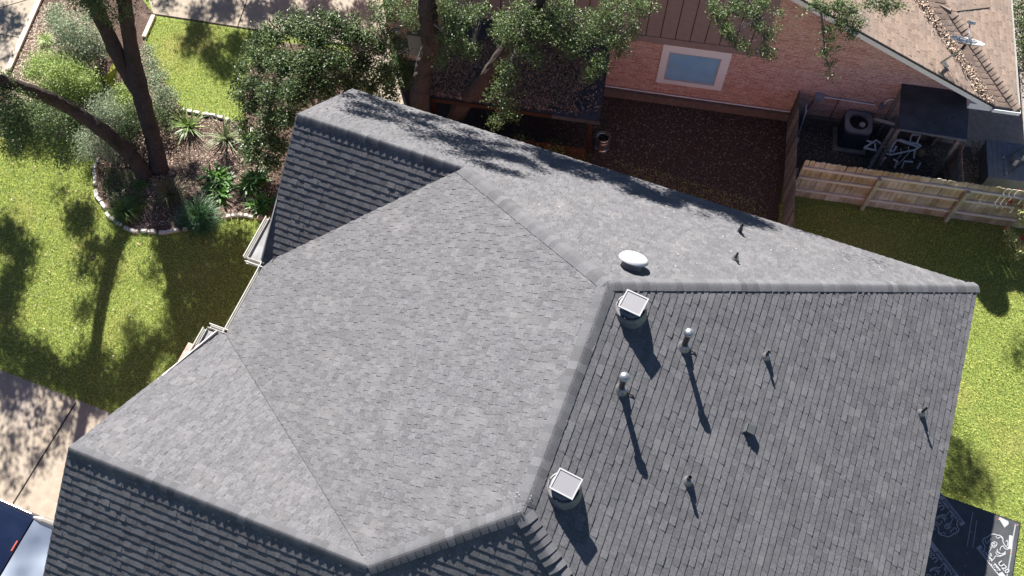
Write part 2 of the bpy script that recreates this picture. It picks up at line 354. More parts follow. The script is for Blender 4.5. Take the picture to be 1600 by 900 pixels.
def litter(name, sampler, n, size, m, zoff=.012, label=None, cat='leaves', parent=None, tilt=.5):
    P = sampler(n); n = len(P)
    a = rng.uniform(0, 2*math.pi, n); s_ = size*rng.uniform(.5, 1.3, n)
    t = np.stack([np.cos(a), np.sin(a), rng.uniform(-tilt, tilt, n)], 1); b = np.stack([-np.sin(a), np.cos(a), rng.uniform(-tilt, tilt, n)], 1)
    V = np.zeros((n, 4, 3)); L_ = t*s_[:, None]/2; W_ = b*s_[:, None]/4.5
    P = P+np.array([0, 0, zoff])
    V[:, 0] = P-L_; V[:, 1] = P-W_; V[:, 2] = P+L_; V[:, 3] = P+W_
    o = fast(name, V.reshape(-1, 3), np.arange(4*n).reshape(-1, 4), m, parent)
    if parent is None: tag(o, label, cat, kind='stuff')
    else: o['kind'] = 'stuff'
    return o
def polysampler(pxpoly, z=0, zf=None):
    P = np.array([G(x, y, z)[:2] for x, y in pxpoly])
    def f(n):
        out = np.zeros((0, 2)); lo = P.min(0); hi = P.max(0)
        while len(out) < n:
            q = rng.uniform(lo, hi, (n, 2)); out = np.concatenate([out, q[inpoly(q[:, 0], q[:, 1], [tuple(p) for p in P])]])
        out = out[:n]; return np.concatenate([out, np.full((n, 1), float(z))], 1)
    return f
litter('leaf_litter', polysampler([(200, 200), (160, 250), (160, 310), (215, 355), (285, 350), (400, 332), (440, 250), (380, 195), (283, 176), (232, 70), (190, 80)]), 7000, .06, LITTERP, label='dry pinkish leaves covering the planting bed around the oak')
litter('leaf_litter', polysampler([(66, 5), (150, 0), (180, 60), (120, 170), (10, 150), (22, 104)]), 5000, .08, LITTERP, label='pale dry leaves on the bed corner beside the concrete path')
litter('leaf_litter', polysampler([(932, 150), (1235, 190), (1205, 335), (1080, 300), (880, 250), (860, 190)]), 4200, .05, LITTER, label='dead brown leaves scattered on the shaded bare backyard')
litter('leaf_litter', polysampler([(1250, 190), (1300, 190), (1500, 240), (1535, 270), (1530, 225), (1540, 278), (1240, 245)]), 2500, .05, LITTER, label='leaf debris on the dark gravel behind the picket fence')
litter('leaf_litter', polysampler([(1516, 222), (1540, 222), (1543, 278), (1525, 278)]), 500, .09, LITTER, label='dark heap of leaves between the pink pickets and the plank deck')

litter('lawn_leaves', polysampler([(-10, 215), (125, 235), (150, 310), (200, 370), (400, 350), (330, 560), (170, 630), (-10, 560)]), 420, .06, LITTERP, label='sparse fallen leaves dotted over the front lawn', zoff=.05)
# ------------------------------------------------------------------ shingled roofs
def clip(poly, a, b):
    """keep the part of 2D poly left of a->b"""
    out = []; n = len(poly)
    def sd_(p): return (b[0]-a[0])*(p[1]-a[1])-(b[1]-a[1])*(p[0]-a[0])
    for i in range(n):
        p = poly[i]; q = poly[(i+1) % n]; sp_, sq = sd_(p), sd_(q)
        if sp_ >= 0: out.append(p)
        if (sp_ > 0 > sq) or (sp_ < 0 < sq):
            t = sp_/(sp_-sq); out.append((p[0]+t*(q[0]-p[0]), p[1]+t*(q[1]-p[1])))
    return out
def area(p): return .5*sum(p[i][0]*p[(i+1) % len(p)][1]-p[(i+1) % len(p)][0]*p[i][1] for i in range(len(p)))
def shingle_face(mb, origin, ex, ey, convex, expo=.143, t0=.0045, t1=.0105, seed=0, thick=.09, twl=(.06, .125), gap=.12, wedge=False):
    """shingle courses on a roof plane. ex: unit along the courses, ey: unit up the slope, convex: list of 2D polygons (ex,ey)"""
    r = random.Random(seed); ex = np.array(ex, float); ey = np.array(ey, float); nz = np.cross(ex, ey)
    if nz[2] < 0: nz = -nz
    O = np.array(origin, float)
    def W3(p, h): return O+ex*p[0]+ey*p[1]+nz*h
    pols = []
    for c in convex:
        c = list(c)
        if area(c) < 0: c = c[::-1]
        pols.append(c)
        n = len(c)
        mb.add([W3(p, -.004) for p in c]+[W3(p, -thick) for p in c], [list(range(n)), list(range(2*n-1, n-1, -1))]+[[i, (i+1) % n, n+(i+1) % n, n+i][::-1] for i in range(n)])
    xs = [p[0] for c in pols for p in c]; ys = [p[1] for c in pols for p in c]
    y = min(ys)-.02; row = 0
    while y < max(ys):
        x = min(xs)-r.uniform(0, .3); tooth = r.random() < .5
        while x < max(xs):
            wd = r.uniform(*twl); h = (t1 if tooth else t0)*r.uniform(.8, 1.25)
            if r.random() < .07: h += .003
            y0 = y + r.uniform(-.0006, .0006)
            g_ = .0014 if r.random() < gap else .0003; q0 = [(x+g_, y0), (x+wd-g_, y0), (x+wd-g_, y+expo+.012), (x+g_, y+expo+.012)]
            for c in pols:
                q = q0
                for i in range(len(c)):
                    q = clip(q, c[i], c[(i+1) % len(c)])
                    if len(q) < 3: break
                if len(q) < 3 or area(q) < 2e-4: continue
                ym = y+expo*(.04 if wedge else (.5 if tooth else .8)); vd = {}; VV = []; FF = []
                def hh(py):
                    f_ = (py-y)/(expo+.012)
                    b_k = (ym-y)/(expo+.012)
                    return (h*(1-(.015 if wedge else .10)*f_/b_k) if f_ < b_k else h*(.985 if wedge else .90)*max(0, 1-(f_-b_k)/((1. if wedge else .93)-b_k)))+.0005
                def idx(p, top_):
                    k_ = (round(p[0], 4), round(p[1], 4), top_)
                    if k_ not in vd: vd[k_] = len(VV); VV.append(W3(p, hh(p[1]) if top_ else -.004))
                    return vd[k_]
                for half_ in (clip(q, (1e3, ym), (-1e3, ym)), clip(q, (-1e3, ym), (1e3, ym))):
                    if len(half_) < 3 or area(half_) < 1e-5: continue
                    n = len(half_); FF.append([idx(p, 1) for p in half_])
                    for i in range(n):
                        p, p_ = half_[i], half_[(i+1) % n]
                        if abs(p[1]-ym) < 1e-6 and abs(p_[1]-ym) < 1e-6: continue
                        FF.append([idx(p, 1), idx(p, 0), idx(p_, 0), idx(p_, 1)])
                FF = [f_ for f_ in FF if len(set(f_)) == len(f_)]
                if FF: mb.add(VV, FF)
            x += wd; tooth = not tooth
        y += expo; row += 1
def ridge_caps(mb, P, Q, n1, n2, half=.15, expo=.143, lift=.016, seed=0, rough_=0.):
    """overlapping bent cap shingles from P (laid first) to Q"""
    r = random.Random(seed); P = np.array(P, float); Q = np.array(Q, float); t = Q-P; L = np.linalg.norm(t); t /= L
    ds = []
    for n_, o_ in ((n1, n2), (n2, n1)):
        n_ = np.array(n_, float); n_ /= np.linalg.norm(n_); d = np.cross(n_, t); o2 = np.array(o_, float)
        if d @ o2 > 0: d = -d
        # pick direction that lies on this face's side: below the other plane
        ds.append((d, n_))
    ds = [(-d if (d[2] > 0) else d, n_) for d, n_ in ds]
    m_ = ds[0][1]+ds[1][1]; m_ /= np.linalg.norm(m_)
    k = 0; s = 0.
    while s < L-.02:
        ln = expo+.03; lf = lift*r.uniform(.8, 1.2+rough_); tw = r.uniform(-.006, .006)*(1+3*rough_)
        NS = 8; V = []; rr_ = .032
        def cross_(sg):
            f_ = math.sqrt(sg*sg+rr_*rr_); return ds[0][0]*(f_+sg)/2+ds[1][0]*(f_-sg)/2
        for z_lo in (0, 1):
            for e, dist in enumerate((0, min(ln, L-s))):
                for i in range(NS+1):
                    sg = half*(2*i/NS-1); edge_ = (abs(sg)/half)**2
                    hgt = .011*(1-.5*edge_)+.004+(lf*(1-.1*edge_) if e == 0 else .004) if not z_lo else (-.006+.01*(1-edge_))
                    V.append(P+t*(s+dist+(tw if e == 0 else 0))+cross_(sg)+m_*hgt)
        n = NS+1; F = [[i, i+1, n+i+1, n+i] for i in range(NS)]+[[2*n+i, i, i+1, 2*n+i+1][::-1] for i in range(NS)]
        F += [[0, n, 3*n, 2*n], [n-1, 3*n-1, 4*n-1, 2*n-1]]
        mb.add(V, F); s += expo; k += 1

ZR = 9.184; EZ = 5.4
La, a_, b_, We, c_, d_ = 4.11, 3.704, 7.416, 7.34, 2.061, 7.502
sA, sB, sC, sD, sE, sF = .819, .763, .545, .535, .801, .787
XE = 7.074                                  # right eave
vN = sD*XE/sA                               # rear eave
zr2 = ZR-sC*a_; va = sC*a_/sA               # upper wing ridge
z3 = ZR-sC*c_; v3 = -La-sC*c_/sF            # lower wing ridge
nA, nB, nC, nD, nE, nF, nG = (0, sA, 1), (0, -sB, 1), (-sC, 0, 1), (sD, 0, 1), (0, sE, 1), (0, -sF, 1), (0, -sF, 1)
def q3(face, x, y):
    return {'A': ZR-sA*y, 'B': zr2+sB*(y-va), 'C': ZR+sC*x, 'D': ZR-sD*x, 'E': z3-sE*(y-v3), 'F': z3+sF*(y-v3), 'G': ZR+sF*(y+La)}[face]
def face2d(face, pts, ex, ey):
    """3D XY points on a face -> origin and 2D polygon"""
    O = np.array([0, 0, q3(face, 0, 0)]); out = []
    for x, y in pts:
        P = np.array([x, y, q3(face, x, y)])-O; out.append((P @ ex, P @ ey))
    return O, out
house = Thing('grey_roofed_house', 'large house with a new grey shingle roof and roof vents filling the photo', 'house', (0, 0, 0))
def slope(face, polys, label, seed, **kw):
    s_ = {'A': sA, 'B': sB, 'C': sC, 'D': sD, 'E': sE, 'F': sF, 'G': sF}[face]
    if face in 'AE': ey = np.array([0, -1, s_]); ex = np.array([-1., 0, 0])
    elif face in 'BFG': ey = np.array([0, 1, s_]); ex = np.array([1., 0, 0])
    elif face == 'C': ey = np.array([1, 0, s_]); ex = np.array([0, -1., 0])
    else: ey = np.array([-1, 0, s_]); ex = np.array([0, 1., 0])
    ey = ey/np.linalg.norm(ey); mb = MB(); P2 = []
    for p in polys:
        O, q = face2d(face, p, ex, ey); P2.append(q)
    shingle_face(mb, O, ex, ey, P2, seed=seed, **kw)
    return house.part('roof_slope', mb, SHG, label=label)
xB = zr2-EZ; yBe = va-(zr2-EZ)/sB; yEe = v3+(z3-EZ)/sE; zFe = EZ; yFe = v3-(z3-EZ)/sF; yGe = -La-(ZR-EZ)/sF
vNe = (ZR-EZ)/sA; xCe = -(ZR-EZ)/sC; xDe = (ZR-EZ)/sD
XC = -We
zCe = ZR-sC*We; yBe = va-(zr2-zCe)/sB; yEe = v3+(z3-zCe)/sE
slope('A', [[(xDe, vNe), (0, 0), (-a_, va), (-a_, vNe)], [(-a_, vNe), (-a_, va), (-b_-.03, va), (-b_-.03, vNe)]], 'bright rear roof slope under the tree shade', 1)
slope('B', [[(-b_-.03, va), (-a_, va), (XC, yBe+.0), (-b_-.03, yBe)]], 'dark upper-left roof slope with heavy shadow lines', 2, t0=.0085, t1=.0112, twl=(.08, .19), gap=.5, wedge=True)
slope('C', [[(0, 0), (0, -La), (-c_, v3), (-a_, va)], [(-a_, va), (-c_, v3), (XC, yEe), (XC, yBe)]], 'large mid-grey roof slope in the middle', 3)
slope('D', [[(0, 0), (0, -La), (xDe, yGe), (xDe, vNe)]], 'darker right-hand roof slope carrying the pipes', 4, t0=.010, t1=.0135, twl=(.12, .2), gap=1., wedge=True)
slope('E', [[(-d_-.03, v3), (-c_, v3), (XC, yEe), (-d_-.03, yEe)]], 'bright lower-left gable slope', 5)
slope('F', [[(-d_-.03, v3), (-c_, v3), (-c_, yFe), (-d_-.03, yFe)]], 'dark lower-left gable slope', 6, t0=.0085, t1=.0112, twl=(.08, .19), gap=.5, wedge=True)
slope('G', [[(0, -La), (-c_, v3), (-c_, yFe)], [(0, -La), (-c_, yFe), (xDe, yFe)]], 'dark roof slope between the two bottom hips', 7, t0=.0085, t1=.0112, twl=(.08, .19), gap=.5, wedge=True)
def cap(P, Q, n1, n2, seed, label=None, **k):
    mb = MB(); ridge_caps(mb, P, Q, n1, n2, seed=seed, **k)
    return house.part('ridge_cap', mb, CAPM, label=label)
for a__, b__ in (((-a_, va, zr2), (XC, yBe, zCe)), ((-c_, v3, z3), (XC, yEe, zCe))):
    q = MB(); q.bar(np.array(a__)+(0, .012, .012), np.array(b__)+(0, .012, .012), .03 if a__[1] > 0 else .006, .006); house.part('valley_shade_bar', q, mat('valley_shadow_line', (.03, .03, .034), rough=.9))  # dark bar painted in for the shade line of the cut valley
T0 = (0, 0, ZR); T1 = (0, -La, ZR); T2 = (-a_, va, zr2); T3 = (-c_, v3, z3)
cap((xDe, vNe, EZ), T0, nA, nD, 1, 'hip cap running right to the back corner', lift=.022)
cap(T2, T0, nA, nC, 2, 'hip cap between the rear and middle slopes', half=.17)
cap((-b_, va, zr2), (-a_-.02, va, zr2), nA, nB, 3, 'ridge cap of the upper-left gable', lift=.034)
cap((0, -.1, ZR), (0, -La+.1, ZR), nC, nD, 4, 'main ridge cap', half=.18, lift=.014)
cap(T3, T1, nC, nG, 5, 'lower hip cap with open joints', lift=.03)
cap((-d_, v3, z3), (-c_, v3, z3), nE, nF, 6, 'ridge cap of the lower-left gable', lift=.034)
cap((xDe, yGe, EZ), (.05, -La-.05, ZR-.03), nD, nG, 7, 'bottom right hip cap with lifted, gaping pieces', lift=.026, half=.17, rough_=.6)
# walls, fascia, gutters
wm = MB()
wm.span((XC+.45, yFe+.6, 0), (xDe-.5, vNe-.5, EZ-.12))
house.part('brick_wall', wm, BRICKS)
gm = MB(); gm.add([(-b_+.4, yBe+.4, EZ-.1), (-b_+.4, vNe-.5, EZ-.1), (-b_+.4, va, zr2-.14)], [[0, 1, 2]]); house.part('gable_wall', gm, BRICKS); gm = MB(); gm.add([(-d_+.4, yFe+.5, EZ-.1), (-d_+.4, yEe-.3, EZ-.1), (-d_+.4, v3, z3-.14)], [[0, 1, 2]])
house.part('gable_wall', gm, BRICKS)
fm = MB()
for (x, y0, y1, z0, z1) in ((-b_-.012, va, yBe, zr2, EZ), (-b_-.012, va, vNe, zr2, EZ), (-d_-.012, v3, yEe, z3, EZ), (-d_-.012, v3, yFe, z3, EZ)):
    fm.bar((x, y0, z0-.10), (x, y1, z1-.10), .03, .16, up=(1, 0, 0)) if False else fm.add([(x-.010, y0, z0-.112), (x-.010, y1, z1-.112), (x-.010, y1, z1-.28), (x-.010, y0, z0-.28), (x+.01, y0, z0-.112), (x+.01, y1, z1-.112), (x+.01, y1, z1-.28), (x+.01, y0, z0-.28)], [[0, 1, 2, 3], [7, 6, 5, 4], [0, 4, 5, 1], [3, 2, 6, 7], [1, 5, 6, 2], [0, 3, 7, 4]])
fm.span((-b_, vNe-.01, EZ-.2), (xDe, vNe+.02, EZ-.03)); fm.span((xDe-.01, vNe, EZ-.2), (xDe+.015, yFe, EZ-.035))
house.part('fascia', fm, WHITE)
def gutter(pts, label=None):
    mb = MB()
    for i, (a, b) in enumerate(zip(pts, pts[1:])):
        a = np.array(a, float); b = np.array(b, float); t = (b-a)/np.linalg.norm(b-a); x = np.cross(t, (0, 0, 1)); z = np.array([0, 0, 1.])
        for (o1, h1, o2, h2) in ((0, -.11, .0, .02), (-.09, -.11, -.09, .02)):
            mb.bar(a+x*o1+z*(h1+h2)/2-t*.01, b+x*o2+z*(h1+h2)/2+t*.01, .008 if o1 == 0 else .014, .09)
        mb.bar(a-x*.05+z*(-.11), b-x*.05+z*(-.11), .1, .008)
    return house.part('gutter', mb, WHITE, label=label)
gz = zCe-.04
g_ = [G(x, y, gz) for x, y in ((422, 340), (387, 402), (415, 411), (353, 521), (322, 513), (303, 549))]
gxo, gxi = (g_[1][0]+g_[4][0])/2, (g_[2][0]+g_[3][0])/2
gutter([(gxo, g_[1][1], gz), (gxo, g_[0][1], gz)]); gutter([(gxi+.02, g_[1][1], gz), (gxo, g_[1][1], gz)])
gutter([(gxi, g_[3][1], gz), (gxi, g_[2][1], gz)])
gutter([(gxo, g_[3][1], gz), (gxi, g_[3][1], gz)]); gutter([(gxo, g_[5][1]-.1, gz), (gxo, g_[4][1], gz)])
for (x0, x1, y0, y1) in ((gxo, XC+.1, g_[1][1], g_[0][1]), (gxo, XC+.1, g_[5][1]-.1, g_[4][1])):
    rm = MB(); z_ = gz-.03     # metal eave return between rake and gutter
    rm.add([(x0, y0, z_-.04), (x1, y0, z_-.02), (x1, y1, z_-.0), (x0, y1, z_-.02), (x0, y0, z_-.1), (x1, y0, z_-.1), (x1, y1, z_-.1), (x0, y1, z_-.1)],
           [[0, 1, 2, 3], [7, 6, 5, 4], [0, 4, 5, 1], [1, 5, 6, 2], [2, 6, 7, 3], [3, 7, 4, 0]])
    house.part('eave_return', rm, FELT, label='pale metal eave return inside the white gutter')
pb = MB(); pb.span((-8.02, -2.78, 0), (-7.72, -2.34, 5.1)); house.part('brick_pier', pb, brickmat('pink_brick', (.50, .33, .28), (.42, .26, .22), (.6, .5, .44), axes=(1, 2), wash=(.6, .38, .32)), label='pinkish brick pier beside the lower gutter corner')

def debris(n):
    u = rng.uniform(-6.5, 5.5, n); v = rng.uniform(.6, 4.5, n); k = v > np.where(u > 0, u*.66+.35, np.minimum(-u*.67, va)+.3); u = u[k]; v = v[k]
    return np.stack([u, v, ZR-sA*v+.012], 1)
litter('roof_debris', debris, 170, .035, LITTERP, parent=house.o, tilt=.3)
# ------------------------------------------------------------------ roof vents (parts of the house)
def onD(x, y): return hitp(x, y, nD, ZR)
def onA(x, y): return hitp(x, y, nA, ZR)
nDu = np.array(nD)/np.linalg.norm(nD); nAu = np.array(nA)/np.linalg.norm(nA)
def frame_on(n):
    n = np.array(n, float)/np.linalg.norm(n); x = np.cross((0, 1., 0), n); x /= np.linalg.norm(x); return x, np.cross(n, x), n
def pipe(px, h, r, n, label, capr=0, cone=.09, ring=False):
    B = hitp(px[0], px[1], n, ZR); ax, ay, az_ = frame_on(n)
    f = MB(); f.lathe(B+az_*.008, [(cone, 0), (cone*.82, .045), (r+.018, .11), (r+.01, .125)], ax=(az_+np.array([0, 0, 1]))/2)
    p = MB(); p.lathe(B+(0, 0, .0), [(r, -.03), (r, h), (r*.82, h+.001), (r*.8, h-.06)], seg=18)
    po = house.part('vent_pipe', p, BLACKPIPE if not capr else mat('dark_flue', (.05, .05, .055), rough=.3, metal=.5), label=label, smooth=False)
    house.part('pipe_flashing', f, GALV if not ring else GREYMET, parent=po, bevel=0)
    if capr:
        c = MB(); pr = [(r*1.02, h-.07), (capr, h-.06), (capr, h-.035)]+[(capr*math.cos(t), h-.03+capr*.62*math.sin(t)) for t in np.linspace(.05, 1.5, 7)]
        c.lathe(B, pr, seg=24); house.part('pipe_cap', c, GALV, parent=po, smooth=True)
        g = MB(); g.bar(B+az_*.03+ax*.05, B+az_*.02+ax*.24, .02, .006); g.box(B+az_*.02+ax*.24, (.03, .03, .02), ax=[ax, ay, az_]); house.part('flashing_clip', g, BLACK, parent=po)
pipe((970, 609), .62, .052, nD, 'tall dark flue with domed metal cap, left of the pair', capr=.085, cone=.12)
pipe((1068, 542), .64, .052, nD, 'tall dark flue with domed metal cap, upper of the pair', capr=.085, cone=.12)
pipe((1196, 558), .25, .026, nD, 'short black pipe right of the upper flue', cone=.085)
pipe((1438, 646), .31, .026, nD, 'short black pipe nearest the right roof edge', cone=.085)
pipe((1074, 752), .26, .034, nD, 'short black pipe low on the right slope', cone=.095)
pipe((1155, 363), .30, .034, nA, 'black pipe on the rear slope, nearer the fence', cone=.06, ring=True)
pipe((1148, 406), .26, .024, nA, 'thin black pipe on the rear slope near the hip', cone=.08)
def solar(cx, cy, dome, label):
    B = onD(cx, cy); ax, ay, az_ = frame_on(nD); Z = np.array([0, 0, 1.])
    b = MB(); b.lathe(B-Z*.06, [(.30, 0), (.285, .12), (.265, .19), (.25, .225), (.238, .23), (.232, .21), (.05, .19)], seg=48)
    bo = house.part('solar_vent', b, GREYMET, label=label)
    hd = MB(); hd.lathe(B, [(.20, .15), (.21, .22), (.16, .24)], seg=32); house.part('vent_hood', hd, GREYMET, parent=bo)
    c = B+Z*.30+np.array([.02, .03, 0]); n_ = np.array([-.05, -.02, 1.]); n_ /= np.linalg.norm(n_)
    ang = math.radians(-8); x = np.array([math.cos(ang), math.sin(ang), 0]); x -= n_*(x@n_); x /= np.linalg.norm(x); y = np.cross(n_, x)
    fr = MB(); W_, H_ = .40, .36
    for s in (-1, 1):
        fr.box(c+y*s*(H_/2-.011), (W_, .022, .035), ax=[x, y, n_]); fr.box(c+x*s*(W_/2-.011), (.022, H_-.044, .035), ax=[x, y, n_])
    house.part('panel_frame', fr, PANF, parent=bo)
    pn = MB(); pn.box(c-n_*.006, (W_-.044, H_-.044, .02), ax=[x, y, n_]); house.part('solar_panel', pn, PANEL, parent=bo)
    for s in (-1, 1):
        bk = MB(); bk.bar(c+x*s*.12-n_*.02, B+Z*.20+x*s*.16, .03, .006); bk.bar(B+Z*.21+x*s*.15, B+Z*.21+x*s*.25, .03, .012); house.part('mounting_bracket', bk, BLACK, parent=bo)
        bk = MB(); bk.bar(c+y*s*.10-n_*.02, B+Z*.20+y*s*.15, .02, .006); bk.bar(B+Z*.21+y*s*.14, B+Z*.21+y*s*.25, .03, .012); house.part('mounting_bracket', bk, BLACK, parent=bo)
def panelmat():
    m, t, b = new_mat('striped_solar_cells'); N = t.nodes; L = t.links
    tc = N.new('ShaderNodeTexCoord'); wv = N.new('ShaderNodeTexWave'); wv.bands_direction = 'Y'; wv.inputs['Scale'].default_value = 17
    mp = N.new('ShaderNodeMapping'); mp.inputs['Rotation'].default_value = (0, 0, math.radians(8)); L.new(tc.outputs['Object'], mp.inputs[0]); L.new(mp.outputs[0], wv.inputs[0])
    cr = N.new('ShaderNodeValToRGB'); cr.color_ramp.elements[0].color = (.09, .09, .11, 1); cr.color_ramp.elements[1].color = (.29, .285, .30, 1)
    cr.color_ramp.elements[0].position = .25; cr.color_ramp.elements[1].position = .55
    L.new(wv.outputs['Fac'], cr.inputs[0]); L.new(cr.outputs[0], b.inputs['Base Color']); b.inputs['Roughness'].default_value = .4
    return m
PANEL = panelmat(); PANF = mat('panel_frame_metal', (.36, .36, .37), rough=.4)
solar(984, 487, 0, 'solar-powered round attic vent just below the ridge junction')
solar(880, 766, 0, 'solar-powered round attic vent near the lower hip')
B = onA(986, 418); ax, ay, az_ = frame_on(nA)
vb = MB(); vb.lathe(B, [(.19, 0), (.17, .16)], ax=az_, seg=32)
vo = house.part('round_roof_vent', vb, GREYMET, label='white mushroom-shaped roof vent above the ridge junction')
vd = MB(); vd.lathe(B+az_*.145, [(.255, 0), (.27, .008), (.272, .02)]+[(.26*math.cos(t)**.6, .03+.075*math.sin(t)) for t in np.linspace(.1, 1.45, 8)], ax=az_, seg=48)
house.part('vent_dome', vd, WHITEMET, parent=vo, smooth=True)
B = onD(1168, 672); ax, ay, az_ = frame_on(nD)
bx = MB(); bx.box(B+az_*.01, (.24, .22, .008), ax=[ax, ay, az_]); V = []
for z_, k in ((0, 1), (.10, .95)):
    for i, j in ((-.5, -.5), (.5, -.5), (.5, .5), (-.5, .5)): V.append(B+ax*(i*.17*k-.01)+ay*j*.17*k+az_*(z_+(.03 if (z_ and i > 0) else 0)))
bx.add(V, [[3, 2, 1, 0], [4, 5, 6, 7], [0, 1, 5, 4], [1, 2, 6, 5], [2, 3, 7, 6], [3, 0, 4, 7]])
bx.bar(B+az_*.10-ax*.10-ay*.085, B+az_*.10-ax*.10+ay*.085, .012, .03)
house.part('box_vent', bx, mat('slate_metal', (.07, .075, .08), rough=.45), label='small dark slant-topped box vent on the right slope', bevel=.006)
for x_, y_ in ((808, 771), (811, 774), (806, 777), (830, 776), (828, 780), (810, 801), (570, 871), (580, 870)):
    P = hitp(x_, y_, nC if x_ < 820 else nD, ZR); q = MB(); q.lathe(P+np.array([0, 0, .045]), [(.009, 0), (.006, .006)], seg=8); house.part('nail_head', q, WHITEMET)

# ------------------------------------------------------------------ neighbour's brick house (rotated grid)
KW = 11.05
nb = Thing('brick_house', 'red brick house with taupe siding, one white-framed window and a tan shingle roof', 'house', (0, KW, 0), 'N')
def WL(x, y, k=KW): # pixel -> point on the wall plane, N coordinates
    return toN(hitp(x, y, VN, k))
def rz(u): return 2.45+.505*(9.79-u)
m_ = MB(); U0 = -7.15; UR = 9.35
# brick wall as a prism under the rake
prof = [(U0, .3), (UR, .3), (UR, rz(UR)-.12), (3.6, rz(3.6)-.12), (3.6, 5.5), (U0, 5.5)]
V = [(u, KW, z) for u, z in prof]+[(u, KW+.25, z) for u, z in prof]; n = len(prof)
m_.add(V, [list(range(n)), list(range(2*n-1, n-1, -1))]+[[i, n+i, n+(i+1) % n, (i+1) % n] for i in range(n)])
nb.part('brick_wall', m_, BRICK)
m_ = MB(); m_.span((U0, KW-.13, 0), (UR, KW+.25, .3)); nb.part('foundation_ledge', m_, mat('brown_concrete', (.15, .12, .11), (.2, .165, .15), rough=.9, noise=6))
m_ = MB(); m_.tube([(-.9, KW-.04, .38), (5.0, KW-.04, .35)], .02); nb.part('wall_conduit', m_, FRAME)
m_ = MB(); m_.span((U0, KW+.25, 0), (U0+.2, KW+9, 5.4)); nb.part('side_wall', m_, BRICKS)
m_ = MB(); m_.span((UR-.2, KW+.26, 0), (UR, KW+9, 2.3)); nb.part('side_wall', m_, CONCD)
# upper storey siding with vertical grooves
sid = MB(); sid.span((-5.4, KW-.035, 2.62), (3.50, KW-.005, 5.5)); so_ = nb.part('siding', sid, SIDING)
tr = MB(); tr.span((-5.4, KW-.06, 2.55), (3.55, KW-.006, 2.80)); nb.part('siding_trim', tr, SIDING)
u = -5.2; gr = MB()
for i in range(22):
    uu = -5.0+.405*i; gr = MB()
    if uu < 3.4: gr.span((uu, KW-.042, 2.80), (uu+.022, KW-.034, 5.5)); nb.part('siding_groove', gr, mat('groove_shadow', (.04, .03, .03), rough=1) if i == 0 else bpy.data.materials['groove_shadow'], parent=so_)
# window
u0, u1, z0, z1 = .815, 2.72, .885, 2.60; fw = .20
f = MB()
f.span((u0, KW-.05, z0), (u1, KW-.002, z0+.17)); f.span((u0, KW-.05, z1-.34), (u1, KW-.002, z1))
f.span((u0, KW-.05, z0+.17), (u0+fw, KW-.002, z1-.34)); f.span((u1-fw-.04, KW-.05, z0+.17), (u1, KW-.002, z1-.34))
wo = nb.part('window', f, FRAME)
f = MB(); f.span((u0+fw, KW-.03, z0+.17), (u1-fw-.04, KW-.012, z1-.34)); nb.part('pane', f, GLASS, parent=wo)
f = MB(); a0, a1, b0, b1 = u0+fw, u1-fw-.04, z0+.17, z1-.34
f.span((a0, KW-.045, b0), (a1, KW-.03, b0+.03)); f.span((a0, KW-.045, b1-.03), (a1, KW-.03, b1)); f.span((a0, KW-.045, b0+.03), (a0+.03, KW-.03, b1-.03)); f.span((a1-.03, KW-.045, b0+.03), (a1, KW-.03, b1-.03))
nb.part('sash', f, WHITE, parent=wo)
# roof planes
def nslope(pts, slope_ax, seed, label):
    """pts (u,v) ; slope_ax 'u' falls towards +u with eave height function"""
    mb = MB()
    if slope_ax[0] == 'u':
        off = slope_ax[1]; fz = lambda u, v: 2.45+.505*(off-u); ey = np.array([-1, 0, .505]); ex = np.array([0, 1., 0])
    else:
        fz = lambda u, v: 2.45+.505*(v-10.5); ey = np.array([0, 1, .505]); ex = np.array([1., 0, 0])
    ey = ey/np.linalg.norm(ey); O = np.array([0, 0, fz(0, 0)])
    P2 = [((np.array([u, v, fz(u, v)])-O)@ex, (np.array([u, v, fz(u, v)])-O)@ey) for u, v in pts]
    shingle_face(mb, O, ex, ey, [P2], seed=seed, t0=.003, t1=.007, twl=(.12, .3))
    return nb.part('roof_slope', mb, SHT, label=label)
nslope([(9.79, 10.5), (3.4, 16.89), (3.4, 10.5)], ('u', 9.79), 31, 'tan roof slope with the satellite dish')
nslope([(10.45, 10.5), (7.2, 13.75), (6.54, 13.75), (9.79, 10.5)], ('v',), 32, None)
nslope([(10.45, 10.5), (10.45, 17), (7.2, 17), (7.2, 13.75)], ('u', 10.45), 33, 'tan roof slope at the right edge')
nslope([(6.4, 13.9), (6.5, 17), (3.4, 17), (3.4, 16.9)], ('u', 9.79), 34, None)
cp = MB()
ridge_caps(cp, (10.45, 10.5, 2.45), (8.35, 12.6, 2.45+.505*2.1), (0, -.505, 1), (.505, 0, 1), lift=.018, half=.14, seed=9, rough_=.2)
nb.part('ridge_cap', cp, CAPT, label='hip cap of tan shingles with gaping joints')
T_ = np.array([8.35, 12.6, 2.45+.505*2.1]); cp = MB(); cp.bar(T_+(0, .02, .015), (9.65, 13.6, 2.45+.505*.8+.015), .05, .02, up=(.45, 0, .9)); nb.part('ridge_cap', cp, CAPT)
cp = MB(); cp.bar(T_+(-.05, .03, .03), (7.6, 12.95, rz(7.6)+.06), .10, .02); nb.part('ridge_cap', cp, CAPT)
rk = MB()
for (ua, ub) in ((3.4, 9.79),):
    V = []
    for v in (10.47, 10.505):
        for u in (ua, ub):
            for dz in (-.01, -.21): V.append((u, v, rz(u)+dz))
    rk.add(V, [[0, 2, 3, 1], [4, 5, 7, 6], [0, 1, 5, 4], [2, 6, 7, 3], [0, 4, 6, 2], [1, 3, 7, 5]])
nb.part('rake_board', rk, FRAME)
dk = MB(); V = []
for v in (10.445, 10.475):
    for u in (3.4, 9.85):
        for dz in (.012, -.03): V.append((u, v, rz(u)+dz))
